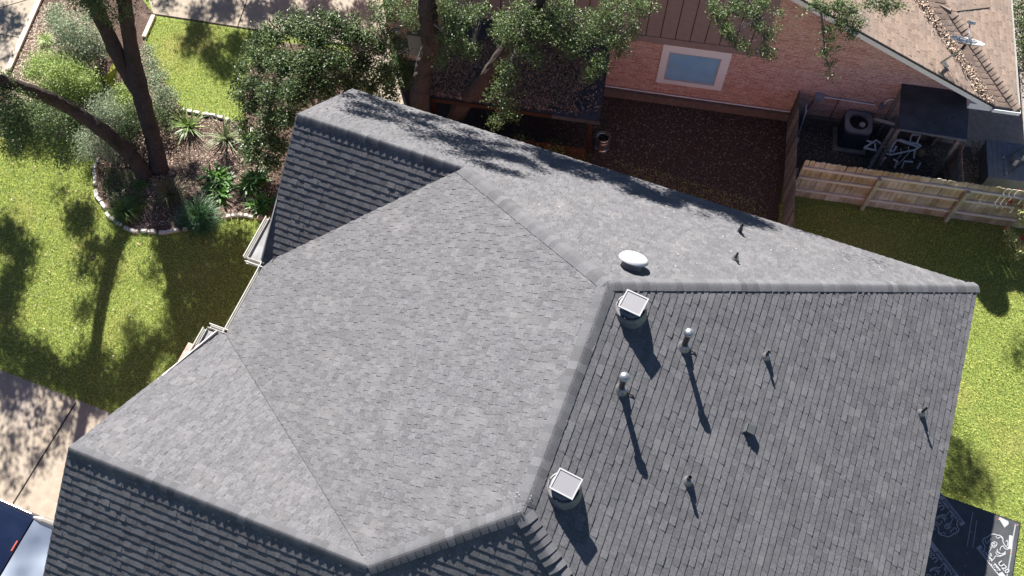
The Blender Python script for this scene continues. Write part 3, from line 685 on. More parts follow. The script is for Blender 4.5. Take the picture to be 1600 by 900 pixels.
dk.add(V, [[0, 2, 3, 1], [4, 5, 7, 6], [0, 1, 5, 4], [2, 6, 7, 3], [0, 4, 6, 2], [1, 3, 7, 5]]); nb.part('drip_edge', dk, BLACK)
sf = MB(); V = []
for v in (10.51, KW-.01):
    for u in (3.6, 9.3): V.append((u, v, rz(u)-.2)); V.append((u, v, rz(u)-.22))
sf.add(V, [[0, 1, 3, 2], [4, 6, 7, 5], [0, 2, 6, 4], [1, 5, 7, 3], [0, 4, 5, 1], [2, 3, 7, 6]]); nb.part('soffit', sf, FRAME)
eb = MB(); eb.span((9.2, 10.51, 2.18), (9.80, 11.04, 2.40)); nb.part('eave_box', eb, FRAME)
gt = MB(); gt.span((10.455, 10.4, 2.30), (10.463, 17, 2.42)); gt.span((10.515, 10.4, 2.30), (10.523, 17, 2.42)); gt.span((10.463, 10.4, 2.30), (10.515, 17, 2.315)); nb.part('gutter', gt, WHITE)
gt = MB(); gt.span((9.80, 10.385, 2.30), (10.523, 10.40, 2.42)); gt.span((9.80, 10.40, 2.30), (10.46, 10.49, 2.315)); nb.part('gutter', gt, FRAME)
# upper roof, above the frame
ur = MB(); ur.add([(-7.6, 10.75, 5.45), (3.95, 10.75, 5.45), (3.95, 14.5, 7.0), (-7.6, 14.5, 7.0), (-7.6, 10.75, 5.35), (3.95, 10.75, 5.35), (3.95, 18.2, 5.35), (-7.6, 18.2, 5.35), (3.95, 18.2, 5.45), (-7.6, 18.2, 5.45)],
        [[0, 1, 2, 3], [3, 2, 8, 9], [7, 6, 5, 4], [0, 4, 5, 1], [9, 8, 6, 7], [1, 5, 6, 8, 2], [0, 3, 9, 7, 4]]); nb.part('upper_roof', ur, SHT)
m_ = MB(); m_.span((3.45, KW+.25, rz(3.6)-.3), (3.6, KW+7, 5.5)); nb.part('upper_side_wall', m_, SIDING)
# leaves in the valley
def valley(n):
    t = rng.random(n)**1.0*3.3; s = rng.normal(0, .11, n)*(.6+.8*rng.random(n))
    u = 9.76-t+s*.7-.05; v = 10.5+t+s*.7; v = np.maximum(v, 10.47)
    z = np.maximum(2.45+.505*(9.79-u), 0)+.02+rng.uniform(0, .05, n)
    return np.stack([u, v, z], 1)-np.array([0, KW, 0])
litter('valley_leaves', valley, 2800, .07, mat('roof_leaf', (.46, .35, .27), isl=.6, rough=.8), parent=nb.o, tilt=1.2)

# electrical boxes on the wall
def small(name, label, cat, base, parts, frame='N', group=None):
    t = Thing(name, label, cat, base, frame, group)
    for nm, mb, m in parts: t.part(nm, mb, m)
    return t
c = WL(650, 66, KW-.12); b1 = MB(); b1.span((c[0]-.20, KW-.26, c[2]-.45), (c[0]+.20, KW-.14, c[2]+.42)); b2 = MB(); b2.span((c[0]-.22, KW-.262, c[2]+.42), (c[0]+.22, KW-.135, c[2]+.46))
small('electrical_panel', 'tall pale grey electrical panel on the brick wall beside the leaning oak trunk', 'electrical box', (c[0], KW-.14, c[2]-.45), [('cabinet', b1, mat('pale_grey_enamel', (.27, .28, .29), rough=.5)), ('rain_lip', b2, GREYMET)])
c = WL(631, 70, KW-.1); b1 = MB(); b1.span((c[0]-.16, KW-.24, c[2]-.24), (c[0]+.16, KW-.14, c[2]+.22)); b2 = MB(); b2.lathe((c[0], KW-.24, c[2]-.05), [(.07, 0), (.07, -.08), (.05, -.09)], ax=(0, 1, 0), seg=20)
small('electric_meter', 'grey-green meter box with a round dial on the brick wall', 'electric meter', (c[0], KW-.14, c[2]-.24), [('case', b1, ACM), ('dial', b2, mat('dial_glass', (.5, .35, .28), rough=.2))])
c = WL(621, 46, KW-.08); b1 = MB(); b1.span((c[0]-.10, KW-.20, c[2]-.10), (c[0]+.12, KW-.14, c[2]+.14)); b2 = MB(); b2.span((c[0]-.03, KW-.21, c[2]-.02), (c[0]+.04, KW-.20, c[2]+.06))
small('junction_box', 'small square grey box at the left end of the brick wall', 'junction box', (c[0], KW-.14, c[2]-.1), [('case', b1, ACM), ('cover_plate', b2, FRAME)])
c = WL(1280, 149); b1 = MB(); b1.span((c[0]-.12, KW-.11, c[2]-.13), (c[0]+.12, KW-.002, c[2]+.13)); b2 = MB(); b2.tube([(c[0]+.13, KW-.05, c[2]+.02), (7.05, KW-.05, c[2]-.03)], .018); b3 = MB(); b3.tube([(c[0]-.08, KW-.04, c[2]-.13), (c[0]-.22, KW-.04, .28)], .015)
small('disconnect_box', 'light blue-grey disconnect box on the brick wall beside the side fence', 'electrical box', (c[0], KW, c[2]-.13), [('case', b1, mat('pale_blue_enamel', (.27, .33, .42), rough=.5)), ('conduit', b2, FRAME), ('lead', b3, BLACKPIPE)])
c = WL(1379, 163); b1 = MB(); b1.span((c[0]-.07, KW-.10, c[2]-.12), (c[0]+.08, KW-.002, c[2]+.10)); b2 = MB(); b2.tube([(c[0]+.02, KW-.06, c[2]+.10), (c[0]+.03, KW-.06, c[2]+.24), (c[0]+.12, KW-.06, c[2]+.34), (c[0]+.24, KW-.06, c[2]+.34), (c[0]+.30, KW-.06, c[2]+.24), (c[0]+.31, KW-.06, c[2]+.08)], .022)
small('hose_bib_box', 'small grey box with a looped white pipe above it on the brick wall', 'pipe box', (c[0], KW, c[2]-.12), [('case', b1, ACM), ('looped_pipe', b2, PVC)])
m_ = MB(); m_.tube([(6.05, KW-.03, 1.3), (6.03, KW-.03, .3)], .012)
t = Thing('wall_cable', 'thin black cable running down the brick wall left of the air conditioner', 'cable', (6.03, KW-.03, .3), 'N'); t.part('cable', m_, BLACKPIPE)

# satellite dish
bp_ = toN(hitp(1478, 106, UN*.505+np.array([0, 0, 1]), 2.45+.505*9.79))
t = Thing('satellite_dish', 'off-white satellite dish on a bent arm clamped to the tan roof edge', 'satellite dish', bp_, 'N')
p0 = bp_; hub = NG(1503, 77, bp_[2]+.75); p1 = NG(1470, 98, bp_[2]+.25)
m_ = MB(); m_.bar(p0+(.02, -.02, .02), p0+(-.10, .1, .07), .16, .02); t.part('roof_bracket', m_, GALV)
m_ = MB(); m_.tube([p0+(0, 0, .03), p1, p1+(hub-p1)*.75, hub], [.026, .028, .028, .024]); t.part('mast', m_, GALV)
e1, e2 = NG(1487, 59, hub[2]+.30), NG(1535, 70, hub[2]+.12); ctr = (e1+e2)/2; L_ = e2-e1; rad = np.linalg.norm(L_)/2
vd_ = NG(1511, 34, hub[2]+.45)-ctr; xx = L_/np.linalg.norm(L_); nn = vd_-xx*(vd_@xx); view = toN(CAM)-ctr; view /= np.linalg.norm(view); n0 = np.cross(xx, view); n0 *= np.sign(n0@nn); nn = n0/np.linalg.norm(n0)
nn = nn + view*.16; nn /= np.linalg.norm(nn)
yy = np.cross(nn, xx)
m_ = MB(); m_.lathe(ctr-nn*.05, [(.03, -.012), (rad*.55, .008), (rad*.9, .045), (rad, .06), (rad, .072), (rad*.9, .058), (rad*.5, .02), (.02, .004)], ax=nn, seg=40); t.part('reflector', m_, mat('chalky_white', (.42, .42, .42), rough=.8))
m_ = MB(); m_.bar(ctr-nn*.05, hub, .07, .05); t.part('clamp', m_, BLACK)
tip = NG(1515, 38, hub[2]+.42); m_ = MB(); m_.tube([ctr-yy*rad*.3, tip], .022); t.part('feed_arm', m_, WHITEMET)
m_ = MB(); m_.tube([tip+xx*.02, tip+nn*.06], .045, seg=12); m_.box(tip+nn*.05+xx*.03, (.20, .07, .07), ax=[xx, yy, nn]); t.part('feed_horn', m_, WHITEMET)

# ------------------------------------------------------------------ patio cover with leaves
pc = Thing('patio_cover', 'dark flat patio cover piled with dead leaves against the brick house', 'patio cover', (-.7, 8.3, 0), 'N')
m_ = MB(); m_.add([(-5.4, 8.24, 2.42), (-.62, 8.24, 2.42), (-.62, KW-.07, 2.62), (-5.4, KW-.07, 2.62), (-5.4, 8.24, 2.35), (-.62, 8.24, 2.35), (-.62, KW-.07, 2.55), (-5.4, KW-.07, 2.55)], [[0, 1, 2, 3], [7, 6, 5, 4], [0, 4, 5, 1], [1, 5, 6, 2], [2, 6, 7, 3], [3, 7, 4, 0]])
pc.part('roof_panel', m_, DARKROOF)
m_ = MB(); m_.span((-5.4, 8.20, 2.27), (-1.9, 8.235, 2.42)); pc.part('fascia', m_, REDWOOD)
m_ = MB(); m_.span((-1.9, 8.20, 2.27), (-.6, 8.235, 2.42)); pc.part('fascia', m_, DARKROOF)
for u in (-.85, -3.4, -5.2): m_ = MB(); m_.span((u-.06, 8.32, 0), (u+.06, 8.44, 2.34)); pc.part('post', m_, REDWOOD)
def pleaf(n):
    u = rng.uniform(-5.36, -.66, n); v = rng.uniform(8.28, 10.95, n)
    k = ~((v > 10.25+.3*np.sin(u*3)) & (u > -5.1) & (u < -4.0)) & ~((u > -1.15+.25*np.sin(v*4+1)) & (rng.random(n) > .12)) & ~((v < 8.45) & (u > -2) & (rng.random(n) > .2))
    u = u[k]; v = v[k]; z = 2.42+(v-8.24)*.071+rng.uniform(0, .05, len(u))
    return np.stack([u+.7, v-8.3, z], 1)
litter('fallen_leaves', pleaf, 30000, .062, mat('dry_brown_leaf', (.26, .20, .155), isl=.75, rough=.8, spec=.25), parent=pc.o, tilt=1.0, zoff=.012)

# ------------------------------------------------------------------ fences
def board_fence(name, label, u0, u1, v, h, side, m, posts, railz, rail_m, post_m, group=None, bw=.14, lean=0., along='u'):
    base = (u0, v, 0) if along == 'u' else (v, u0, 0)
    t = Thing(name, label, 'fence', base, 'N', group); r = random.Random(hash(name) % 97+int(u0*10)); mb = MB(); x = u0
    def XF(a, b, z): return (a, b, z) if along == 'u' else (b, a, z)
    while x < u1-.02:
        wd = bw*r.uniform(.97, 1.03); hh = h*r.uniform(.985, 1.01); g = r.uniform(.002, .007); sh = r.uniform(-.012, .012)+lean*0; c = wd*.2; th = .018
        o_ = r.uniform(-.004, .004)
        P = [(x+g, .03), (x+wd-g, .03), (x+wd-g+sh, hh-c), (x+wd-g-c+sh, hh), (x+g+c+sh, hh), (x+g+sh, hh-c)]
        V = [XF(a, v+o_, z) for a, z in P]+[XF(a, v+o_+th, z) for a, z in P]; n = 6
        mb.add(V, [list(range(n)), list(range(2*n-1, n-1, -1))]+[[i, n+i, n+(i+1) % n, (i+1) % n] for i in range(n)]); x += wd
    t.part('board_panel', mb, m)
    y0 = v+side*.004-(0 if side > 0 else .045)+(.02 if side > 0 else 0)
    for z in railz:
        ends = [u0]+list(posts)+[u1]
        for a, b in zip(ends, ends[1:]):
            if b-a < .2: continue
            q = MB(); dz = r.uniform(-.02, .02); zz = z+dz
            A = np.array(XF(a+.01, y0+.02, zz)); B_ = np.array(XF(b-.01, y0+.02, zz+r.uniform(-.02, .02))); q.bar(A, B_, .045, .09, up=(0, 0, 1)); t.part('rail', q, rail_m)
    for p in posts:
        q = MB(); ys = y0+side*.055; a = XF(p-.05, ys-.045, 0); b = XF(p+.05, ys+.045, h*.86); q.span(a, b); t.part('post', q, post_m)
    return t
board_fence('picket_fence', 'long weathered dog-ear picket fence with mossy brown boards and three rails', 5.02, 16.5, 8.33, 1.80, -1, FENCEW, [7.08, 9.42, 11.8, 14.2], [1.52, 1.02, .42], RAILW, POSTW)
board_fence('side_fence', 'dark grey wooden fence running edge-on between the bare backyard and gravel yard', 6.1, 11.0, 4.86, 1.35, 1, OLDWOOD, [8.45], [1.1, .7, .3], OLDWOOD, OLDWOOD, along='v')
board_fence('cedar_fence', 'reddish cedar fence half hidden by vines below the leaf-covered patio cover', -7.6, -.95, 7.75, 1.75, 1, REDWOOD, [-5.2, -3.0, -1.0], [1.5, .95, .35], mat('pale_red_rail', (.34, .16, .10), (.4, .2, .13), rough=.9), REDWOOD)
board_fence('gate_fence', 'short run of faded pinkish pickets beside the pool equipment', 8.75, 10.15, 9.42, 1.25, -1, PINKWOOD, [], [1.0, .4], OLDWOOD, OLDWOOD, along='v')

# ------------------------------------------------------------------ side-yard equipment
c = NG(1342, 191, .85)
ac = Thing('air_conditioner', 'grey square air conditioner condenser with a round top fan grille beside the brick wall', 'air conditioner', (c[0], c[1], 0), 'N')
def rsq(cx, cy, s, r, n=6):
    P = []
    for k, (sx, sy) in enumerate(((1, 1), (-1, 1), (-1, -1), (1, -1))):
        for i in range(n+1):
            a = math.pi/2*(k+i/n); P.append((cx+sx*(s-r)+r*math.cos(a), cy+sy*(s-r)+r*math.sin(a)))
    return P
P = rsq(c[0], c[1], .37, .09)
m_ = MB(); m_.prism(P, .05, .78); ac.part('casing', m_, mat('dark_louvre_casing', (.05, .055, .075), (.07, .075, .1), rough=.6, noise=30))
top = MB(); n = 40; A_ = [2*math.pi*i/n for i in range(n)]
def sq_(a, r): return r/((abs(math.cos(a))**5+abs(math.sin(a))**5)**.2)
Po = [(c[0]+sq_(a, .385)*math.cos(a), c[1]+sq_(a, .385)*math.sin(a)) for a in A_]; Pi = [(c[0]+.275*math.cos(a), c[1]+.275*math.sin(a)) for a in A_]
V = [(x, y, .78) for x, y in Po]+[(x, y, .86) for x, y in Po]+[(x, y, .875) for x, y in Pi]+[(x, y, .74) for x, y in Pi]
top.add(V, [[i, (i+1) % n, n+(i+1) % n, n+i] for i in range(n)]+[[n+i, n+(i+1) % n, 2*n+(i+1) % n, 2*n+i] for i in range(n)]+[[2*n+i, 2*n+(i+1) % n, 3*n+(i+1) % n, 3*n+i] for i in range(n)])
ac.part('top_cover', top, ACM)
m_ = MB(); m_.lathe((c[0], c[1], .79), [(.265, 0), (.265, .01)], seg=32); ac.part('fan_well', m_, BLACK)
m_ = MB(); m_.lathe((c[0]+.10, c[1]-.06, .81), [(.09, 0), (.085, .05), (.05, .065)], seg=16); ac.part('fan_motor', m_, mat('pale_motor', (.4, .42, .48), rough=.4))
for k in range(5):
    q = MB(); a = 2*math.pi*k/5; x = np.array([math.cos(a), math.sin(a), 0]); y = np.array([-math.sin(a), math.cos(a), .35]); y /= np.linalg.norm(y); q.box(np.array([c[0], c[1], .82])+x*.15, (.16, .09, .006), ax=[x, y, np.cross(x, y)]); ac.part('fan_blade', q, BLACK)
gr_ = MB()
for k in range(5):
    ring = [(c[0]+.053*(k+1)*math.cos(a), c[1]+.053*(k+1)*math.sin(a), .872) for a in np.linspace(0, 2*math.pi, 25)]; gr_.tube(ring, .0025, seg=4)
ac.part('fan_grille', gr_, BLACK)
m_ = MB(); m_.span((c[0]-.5, c[1]-.5, 0), (c[0]+.45, c[1]+.42, .05)); ac.part('pad', m_, CONCD)
# lean-to roof over the pool equipment
lt = Thing('equipment_shelter', 'dark blue-black roll-roofed lean-to shelter over the pool pipes', 'lean-to roof', (8.3, 9.5, 0), 'N')
zc = 2.2; A4 = [NG(1410, 122, zc), NG(1515, 150, zc), NG(1511, 218, zc-.08), NG(1404, 201, zc-.08)]
m_ = MB(); V = [tuple(p) for p in A4]+[(p[0], p[1], p[2]-.06) for p in A4]; m_.add(V, [[3, 2, 1, 0], [4, 5, 6, 7], [0, 1, 5, 4], [1, 2, 6, 5], [2, 3, 7, 6], [3, 0, 4, 7]]); lt.part('roof_panel', m_, DARKROOF)
m_ = MB(); m_.bar(A4[3]+(0, -.015, -.02), A4[2]+(0, -.015, -.02), .02, .07); lt.part('metal_edge', m_, SLATE)
for i, (x, y) in enumerate(((7.42, 9.62), (9.05, 9.6), (7.5, 10.9), (9.1, 10.8))):
    m_ = MB(); m_.span((x-.045, y-.045, 0), (x+.045, y+.045, 2.06)); lt.part('post', m_, OLDWOOD)
for x in (7.8, 8.3, 8.8): m_ = MB(); m_.bar((x, 9.5, 2.07), (x, 11.0, 2.13), .04, .09); lt.part('rafter', m_, OLDWOOD)
m_ = MB(); m_.bar(NG(1396, 200, 1.4), NG(1358, 262, .35), .10, .10); lt.part('brace', m_, OLDWOOD, label='dark diagonal timber leaning across the pipes')
for a, b in (((1480, 250, .9), (1500, 205, 1.6)), ((1484, 262, .3), (1508, 222, 1.5)), ((1470, 262, .2), (1500, 222, 1.6))):
    m_ = MB(); m_.bar(NG(*a), NG(*b), .05, .09); lt.part('brace', m_, OLDWOOD)
# white PVC pipes
pv = Thing('pool_plumbing', 'tangle of white PVC pool pipes and valves under the dark shelter edge', 'pool pipes', NG(1410, 240, 0), 'N')
def pp(pts, r=.028, m=PVC, name='pipe'): q = MB(); q.tube([NG(*p) for p in pts], r, seg=8); pv.part(name, q, m)
pp([(1352, 219, .5), (1362, 222, .5)], .03); pp([(1350, 231, .45), (1369, 219, .55), (1376, 224, .5)], .03); pp([(1350, 231, .45), (1369, 235, .4)], .03)
pp([(1367, 224, .55), (1368, 233, .45)], .025)
pp([(1391, 241, .35), (1390, 236, .6), (1397, 224, .75), (1402, 219, .8), (1436, 230, .7), (1439, 228, .72), (1430, 234, .6), (1391, 242, .5), (1383, 239, .5)])
pp([(1406, 218, .8), (1417, 222, .75), (1434, 225, .75), (1439, 228, .72)], .03); pp([(1422, 220, .8), (1425, 211, .95), (1438, 211, .95), (1433, 223, .85)], .024)
pp([(1383, 229, .4), (1390, 235, .35), (1397, 237, .35)], .03); pp([(1397, 235, .4), (1401, 228, .5)], .035)
pp([(1428, 247, .3), (1429, 236, .6)], .027); pp([(1375, 258, .1), (1381, 248, .45), (1385, 246, .48)], .028); pp([(1398, 262, .1), (1402, 252, .35), (1396, 249, .4)], .028)
pp([(1409, 262, .1), (1413, 252, .4), (1426, 253, .4)], .028); pp([(1433, 263, .1), (1438, 255, .35)], .03); pp([(1419, 229, .7), (1421, 238, .55), (1410, 250, .4), (1402, 258, .2)], .010)
pp([(1407, 232, .6), (1409, 240, .45), (1402, 248, .3)], .010)
q = MB(); q.lathe(NG(1392, 224, .3), [(.10, 0), (.10, .25), (.07, .3), (.03, .36)], seg=20); pv.part('pump_basket', q, mat('grey_clear_plastic', (.45, .42, .38), rough=.3))
q = MB(); q.lathe(NG(1427, 219, .78), [(.05, 0), (.05, .09), (.02, .11)], seg=12); q.box(NG(1427, 217, .9), (.12, .03, .02)); pv.part('valve', q, BLACK)
q = MB(); q.lathe(NG(1437, 242, .05), [(.11, 0), (.12, .12), (.06, .2)], seg=14); pv.part('chlorinator', q, mat('tan_plastic', (.3, .24, .16), rough=.5))
ft = Thing('pool_filter', 'pale domed pool filter tank half hidden beside the dark shelter', 'pool filter', NG(1392, 205, 0), 'N')
q = MB(); q.lathe(NG(1394, 199, 0), [(.27, .1), (.28, .3), (.28, .7)]+[(.28*math.cos(a), .7+.24*math.sin(a)) for a in np.linspace(.1, 1.45, 7)], seg=28); ft.part('tank', q, mat('putty_plastic', (.34, .31, .29), (.4, .37, .34), rough=.5, noise=6), smooth=True)
q = MB(); q.tube([NG(1366, 186, .9), NG(1398, 194, .9)], .05, seg=10); ft.part('inlet_pipe', q, mat('grimy_pvc', (.5, .48, .45), rough=.5))
# things by the side fence
t = Thing('plastic_sled', 'pale blue plastic panel leaning on the side fence below the disconnect box', 'plastic panel', NG(1250, 205, 0), 'N')
q = MB(); a = NG(1260, 168, 1.35); b = NG(1248, 205, .45); q.bar(a, b, .30, .03, up=(1, 0, .2)); t.part('panel', q, mat('pale_blue_plastic', (.25, .33, .45), (.4, .48, .58), rough=.4, noise=12))
t = Thing('window_sash', 'dark framed glass sash leaning on the side fence near the picket fence', 'window sash', NG(1238, 243, 0), 'N')
q = MB(); a = NG(1246, 216, .75); b = NG(1237, 243, .1); q.bar(a, b, .22, .02, up=(1, 0, .1)); t.part('pane', q, mat('dark_pane', (.05, .07, .12), rough=.15)); q = MB(); q.bar(a+(.03, 0, 0.01), b+(.03, 0, .01), .03, .03, up=(1, 0, 0)); t.part('frame', q, FRAME)
# keg
t = Thing('beer_keg', 'silver metal keg standing upright on the shaded dirt', 'keg', NG(943, 213, .6)*np.array([1, 1, 0]), 'N'); c = NG(943, 213, .6)*np.array([1, 1, 0])
q = MB(); q.lathe(c, [(.185, .0), (.205, .02), (.205, .10), (.19, .12), (.205, .15), (.205, .45), (.19, .48), (.15, .50)], seg=36); t.part('barrel', q, STEEL)
q = MB(); q.lathe(c, [(.195, .47), (.205, .50), (.205, .58), (.195, .60), (.18, .60), (.182, .50)], seg=36)
q2_ = MB(); rr = 36; t.part('top_rim', q, STEEL)
q = MB(); q.lathe(c, [(.185, .495), (.185, .60)], seg=36) if False else q.lathe(c, [(.10, .50), (.03, .53), (.03, .56)], seg=16); t.part('tap_valve', q, BLACK)
# plank deck with lanterns
dk_ = Thing('plank_platform', 'low blue-grey plank platform at the right edge beyond the fence', 'platform', (10.4, 9.48, 0), 'N')
for i in range(9): q = MB(); q.span((10.41+i*.145, 9.5, .52), (10.41+i*.145+.139, 10.80, .6)); dk_.part('plank', q, SLATE)
q = MB(); q.span((10.43, 9.53, 0), (11.68, 10.78, .518)); dk_.part('skirt', q, SLATE)
for (x, y, lab) in ((1583, 254, 'small clear lantern on the plank platform, left one'), (1596, 246, 'small clear lantern with blue top at the right frame edge')):
    c = NG(x, y, .6); t = Thing('lantern', lab, 'lantern', c, 'N'); q = MB(); q.box(c+(0, 0, .15), (.11, .22, .28)); t.part('glass_body', q, mat('lantern_glass', (.22, .26, .32), (.45, .47, .5), rough=.15, noise=9)); q = MB(); q.box(c+(0, 0, .30), (.13, .24, .02)); t.part('lid', q, SLATE)
t = Thing('metal_rod', 'two thin black rods lying over the plank platform', 'rods', NG(1575, 250, .6), 'N')
for a, b in (((1566, 249, .66), (1603, 228, .70)), ((1570, 274, .66), (1603, 252, .70))): q = MB(); q.tube([NG(*a), NG(*b)], .012); t.part('rod', q, BLACK); q = MB(); q.lathe(NG(a[0]+2, a[1]-2, .61), [(.03, 0), (.02, .05)], seg=10); t.part('foot', q, FRAME)

# ------------------------------------------------------------------ vegetation
def leafcloud(blobs, n, size, clump=.13, per=9, up=.35):
    """blobs: list of (centre, (rx,ry,rz)); leaf rhombi gathered in twig clumps"""
    B = np.array([b[0] for b in blobs], float); Rr = np.array([b[1] if hasattr(b[1], '__len__') else (b[1],)*3 for b in blobs], float)
    vol = Rr.prod(1)**(2/3); pr = vol/vol.sum(); nc = max(1, n//per)
    k = rng.choice(len(B), nc, p=pr); d = rng.normal(size=(nc, 3)); d /= np.linalg.norm(d, axis=1)[:, None]
    r = rng.random(nc)**.45; C_ = B[k]+d*Rr[k]*r[:, None]
    C_ = C_[C_[:, 2] > .05]; nc = len(C_)
    P = np.repeat(C_, per, 0)+rng.normal(0, clump, (nc*per, 3))*np.array([1, 1, .7]); m = len(P)
    t = rng.normal(size=(m, 3)); t[:, 2] *= .6; t /= np.linalg.norm(t, axis=1)[:, None]
    nrm = rng.normal(size=(m, 3))*(1-up); nrm[:, 2] += up*1.6; b = np.cross(nrm, t); b /= np.linalg.norm(b, axis=1)[:, None]+1e-9
    s = size*rng.uniform(.6, 1.35, m)[:, None]; fold = np.cross(t, b)*s*.12
    V = np.zeros((m, 4, 3)); V[:, 0] = P-t*s/2; V[:, 1] = P-b*s*.24+fold; V[:, 2] = P+t*s/2; V[:, 3] = P+b*s*.24+fold
    return V.reshape(-1, 3), np.arange(4*m).reshape(-1, 4), C_
def bark_tube(path, radii, seg=14, sub=6, jitter=.06, seed=0):
    r = random.Random(seed); pts = [np.array(p, float) for p in path]; out = []; rad = []
    for i in range(len(pts)-1):
        p0 = pts[max(i-1, 0)]; p1 = pts[i]; p2 = pts[i+1]; p3 = pts[min(i+2, len(pts)-1)]
        for k in range(sub):
            t = k/sub; q = .5*((2*p1)+(-p0+p2)*t+(2*p0-5*p1+4*p2-p3)*t*t+(-p0+3*p1-3*p2+p3)*t**3)
            out.append(q); rad.append((radii[i]*(1-t)+radii[i+1]*t)*(1+r.uniform(-jitter, jitter)))
    out.append(pts[-1]); rad.append(radii[-1]); mb = MB(); mb.tube(out, rad, seg=seg)
    V = np.array(mb.V); k = np.array([[r.uniform(-1, 1) for _ in range(3)] for _ in V]); V = V+k*np.repeat(np.array(rad), seg)[:, None]*.05; mb.V = [tuple(v) for v in V]
    return mb
def twigs(mb, src, ends, r0=.012, rr=random.Random(3)):
    for e in ends:
        s = src[int(np.argmin(np.linalg.norm(np.array(src)-e, axis=1)))]; s = np.array(s); m = (s+e)/2+np.array([rr.uniform(-.15, .15), rr.uniform(-.15, .15), rr.uniform(0, .2)])
        mb.tube([s, m, e], [r0*1.6, r0, r0*.4], seg=4, cap=False)

# --- hedge beyond the neighbour's roof
hg = Thing('dark_hedge', 'dark hedge just visible beyond the tan roof at the upper right edge', 'hedge', G(1612, 40, 0))
_b = [(G(x, y, .8), (.5, .5, .7)) for x, y in ((1600, 20), (1608, 50), (1600, -10), (1612, 75), (1615, 0))]
HEDGE = _b
# --- front oak
TB = G(240, 265, 0)
oak = Thing('oak_tree', 'three-limbed live oak leaning out of the stone-edged bed on the front lawn', 'tree', TB)
RT = [G(250, 268, 0), G(241, 225, .6), G(233, 195, 1.1), G(222, 155, 1.7), G(211, 112, 2.3), G(204, 70, 3.0), G(198, 30, 3.8), G(192, -15, 4.8), G(184, -80, 6.2), G(176, -180, 8)]
oak.part('trunk', bark_tube(RT, [.26, .235, .225, .235, .25, .20, .195, .185, .16, .1], seed=1), BARK, label='tallest upright limb')
F2 = [G(222, 158, 1.65), G(205, 125, 2.1), G(188, 95, 2.6), G(172, 60, 3.2), G(156, 25, 3.9), G(140, -15, 4.7), G(105, -90, 6.3), G(60, -170, 7.6)]
oak.part('limb', bark_tube(F2, [.16, .20, .20, .20, .20, .19, .15, .1], seed=2), BARK, label='forked middle limb')
LL = [G(228, 275, 0), G(212, 252, .5), G(190, 228, 1.0), G(155, 200, 1.7), G(115, 173, 2.4), G(80, 154, 3.1), G(45, 140, 3.8), G(5, 127, 4.6), G(-60, 108, 5.7), G(-140, 60, 7)]
oak.part('limb', bark_tube(LL, [.25, .225, .205, .19, .18, .165, .16, .15, .13, .09], seed=3), BARK, label='long limb leaning left over the lawn')
# visible low foliage + high crown (its shade falls on the lawn)
def blob(x, y, z, rpx): 
    p = G(x, y, z); return (p, rpx*(CAM[2]-z)/FPX/.87)
vis = [blob(12, 175, 4.2, 40), blob(45, 200, 4.0, 32), blob(85, 215, 3.8, 22), blob(20, 225, 4.1, 20), blob(0, 130, 4.5, 24), blob(100, 250, 3.4, 12), blob(150, 5, 5, 26), blob(125, -5, 5.2, 20), blob(200, 15, 4.6, 10), blob(178, 28, 4.2, 12), blob(232, 0, 5.2, 5)]
V, F, C_ = leafcloud(vis, 9000, .065, clump=.12); oak.raw('crown', V, F, OAK)
def shade(targets, tlist, plane='G'):
    out = []
    for i, (x, y, rp) in enumerate(targets):
        T = G(x, y, 0) if plane == 'G' else onA(x, y); r_ = rp*.0155 if plane == 'G' else rp*.0125
        t = tlist[0]
        while t < 26:
            P = T+SUN*t; a, b = PJ(P); rr_ = r_*FPX/(CAM[2]-P[2]) if P[2] < 20 else 999
            if a < -rr_-12 or b < -rr_-12 or a > 1612+rr_: break
            t += .5
        t += tlist[1]*rnd.random(); P = T+SUN*t; out.append((P, (r_, r_, r_*.8)))
    return out
lawn_t = [(215, 300, 22), (255, 310, 22), (300, 330, 22), (180, 290, 18), (270, 280, 16), (330, 305, 18), (235, 340, 18), (300, 270, 14), (380, 310, 14), (190, 330, 14), (240, 290, 14), (355, 260, 12), (400, 290, 16), (10, 370, 26), (40, 400, 22), (22, 440, 24), (5, 480, 26), (12, 540, 26), (55, 560, 24), (85, 590, 26), (40, 600, 18), (120, 600, 24), (8, 600, 22), (150, 620, 18),
  (125, 345, 26), (145, 385, 14), (130, 420, 10), (175, 390, 16), (165, 430, 14), (205, 345, 18), (250, 350, 14), (260, 390, 22), (290, 400, 26), (330, 390, 26), (370, 380, 20), (300, 440, 30), (350, 430, 32), (340, 480, 32), (300, 500, 20), (385, 420, 20),
  (380, 460, 20), (270, 470, 12), (205, 520, 10), (220, 560, 24), (250, 540, 20), (285, 540, 20), (280, 590, 14), (215, 605, 20), (185, 620, 16), (130, 490, 12), (150, 465, 8), (330, 520, 20), (240, 430, 10), (95, 300, 8), (400, 395, 12),
  (20, 640, 9), (60, 650, 10), (100, 655, 12), (20, 690, 10), (60, 720, 10), (10, 740, 9), (120, 700, 4), (90, 690, 8), (30, 770, 6), (160, 655, 8)]
V, F, _ = leafcloud(shade(lawn_t, (8, 2.5)), 42000, .11, clump=.16, per=8); oak.raw('crown', V, F, OAK)
far_t = [(310, 50, 16), (330, 85, 14), (295, 75, 10), (350, 110, 12), (370, 70, 16), (400, 60, 12), (420, 90, 12), (375, 100, 10),
  (310, 20, 12), (350, 15, 20), (400, 20, 20), (440, 10, 18), (470, 35, 16), (500, 15, 20), (540, 40, 20), (570, 20, 16), (590, 70, 14), (560, 70, 14), (0, 25, 12), (22, 38, 9), (5, 60, 7), (12, 90, 5), (260, 5, 10)]
V, F, _ = leafcloud(shade(far_t, (8, 3)), 14000, .12, clump=.16, per=8); oak.raw('crown', V, F, OAK)

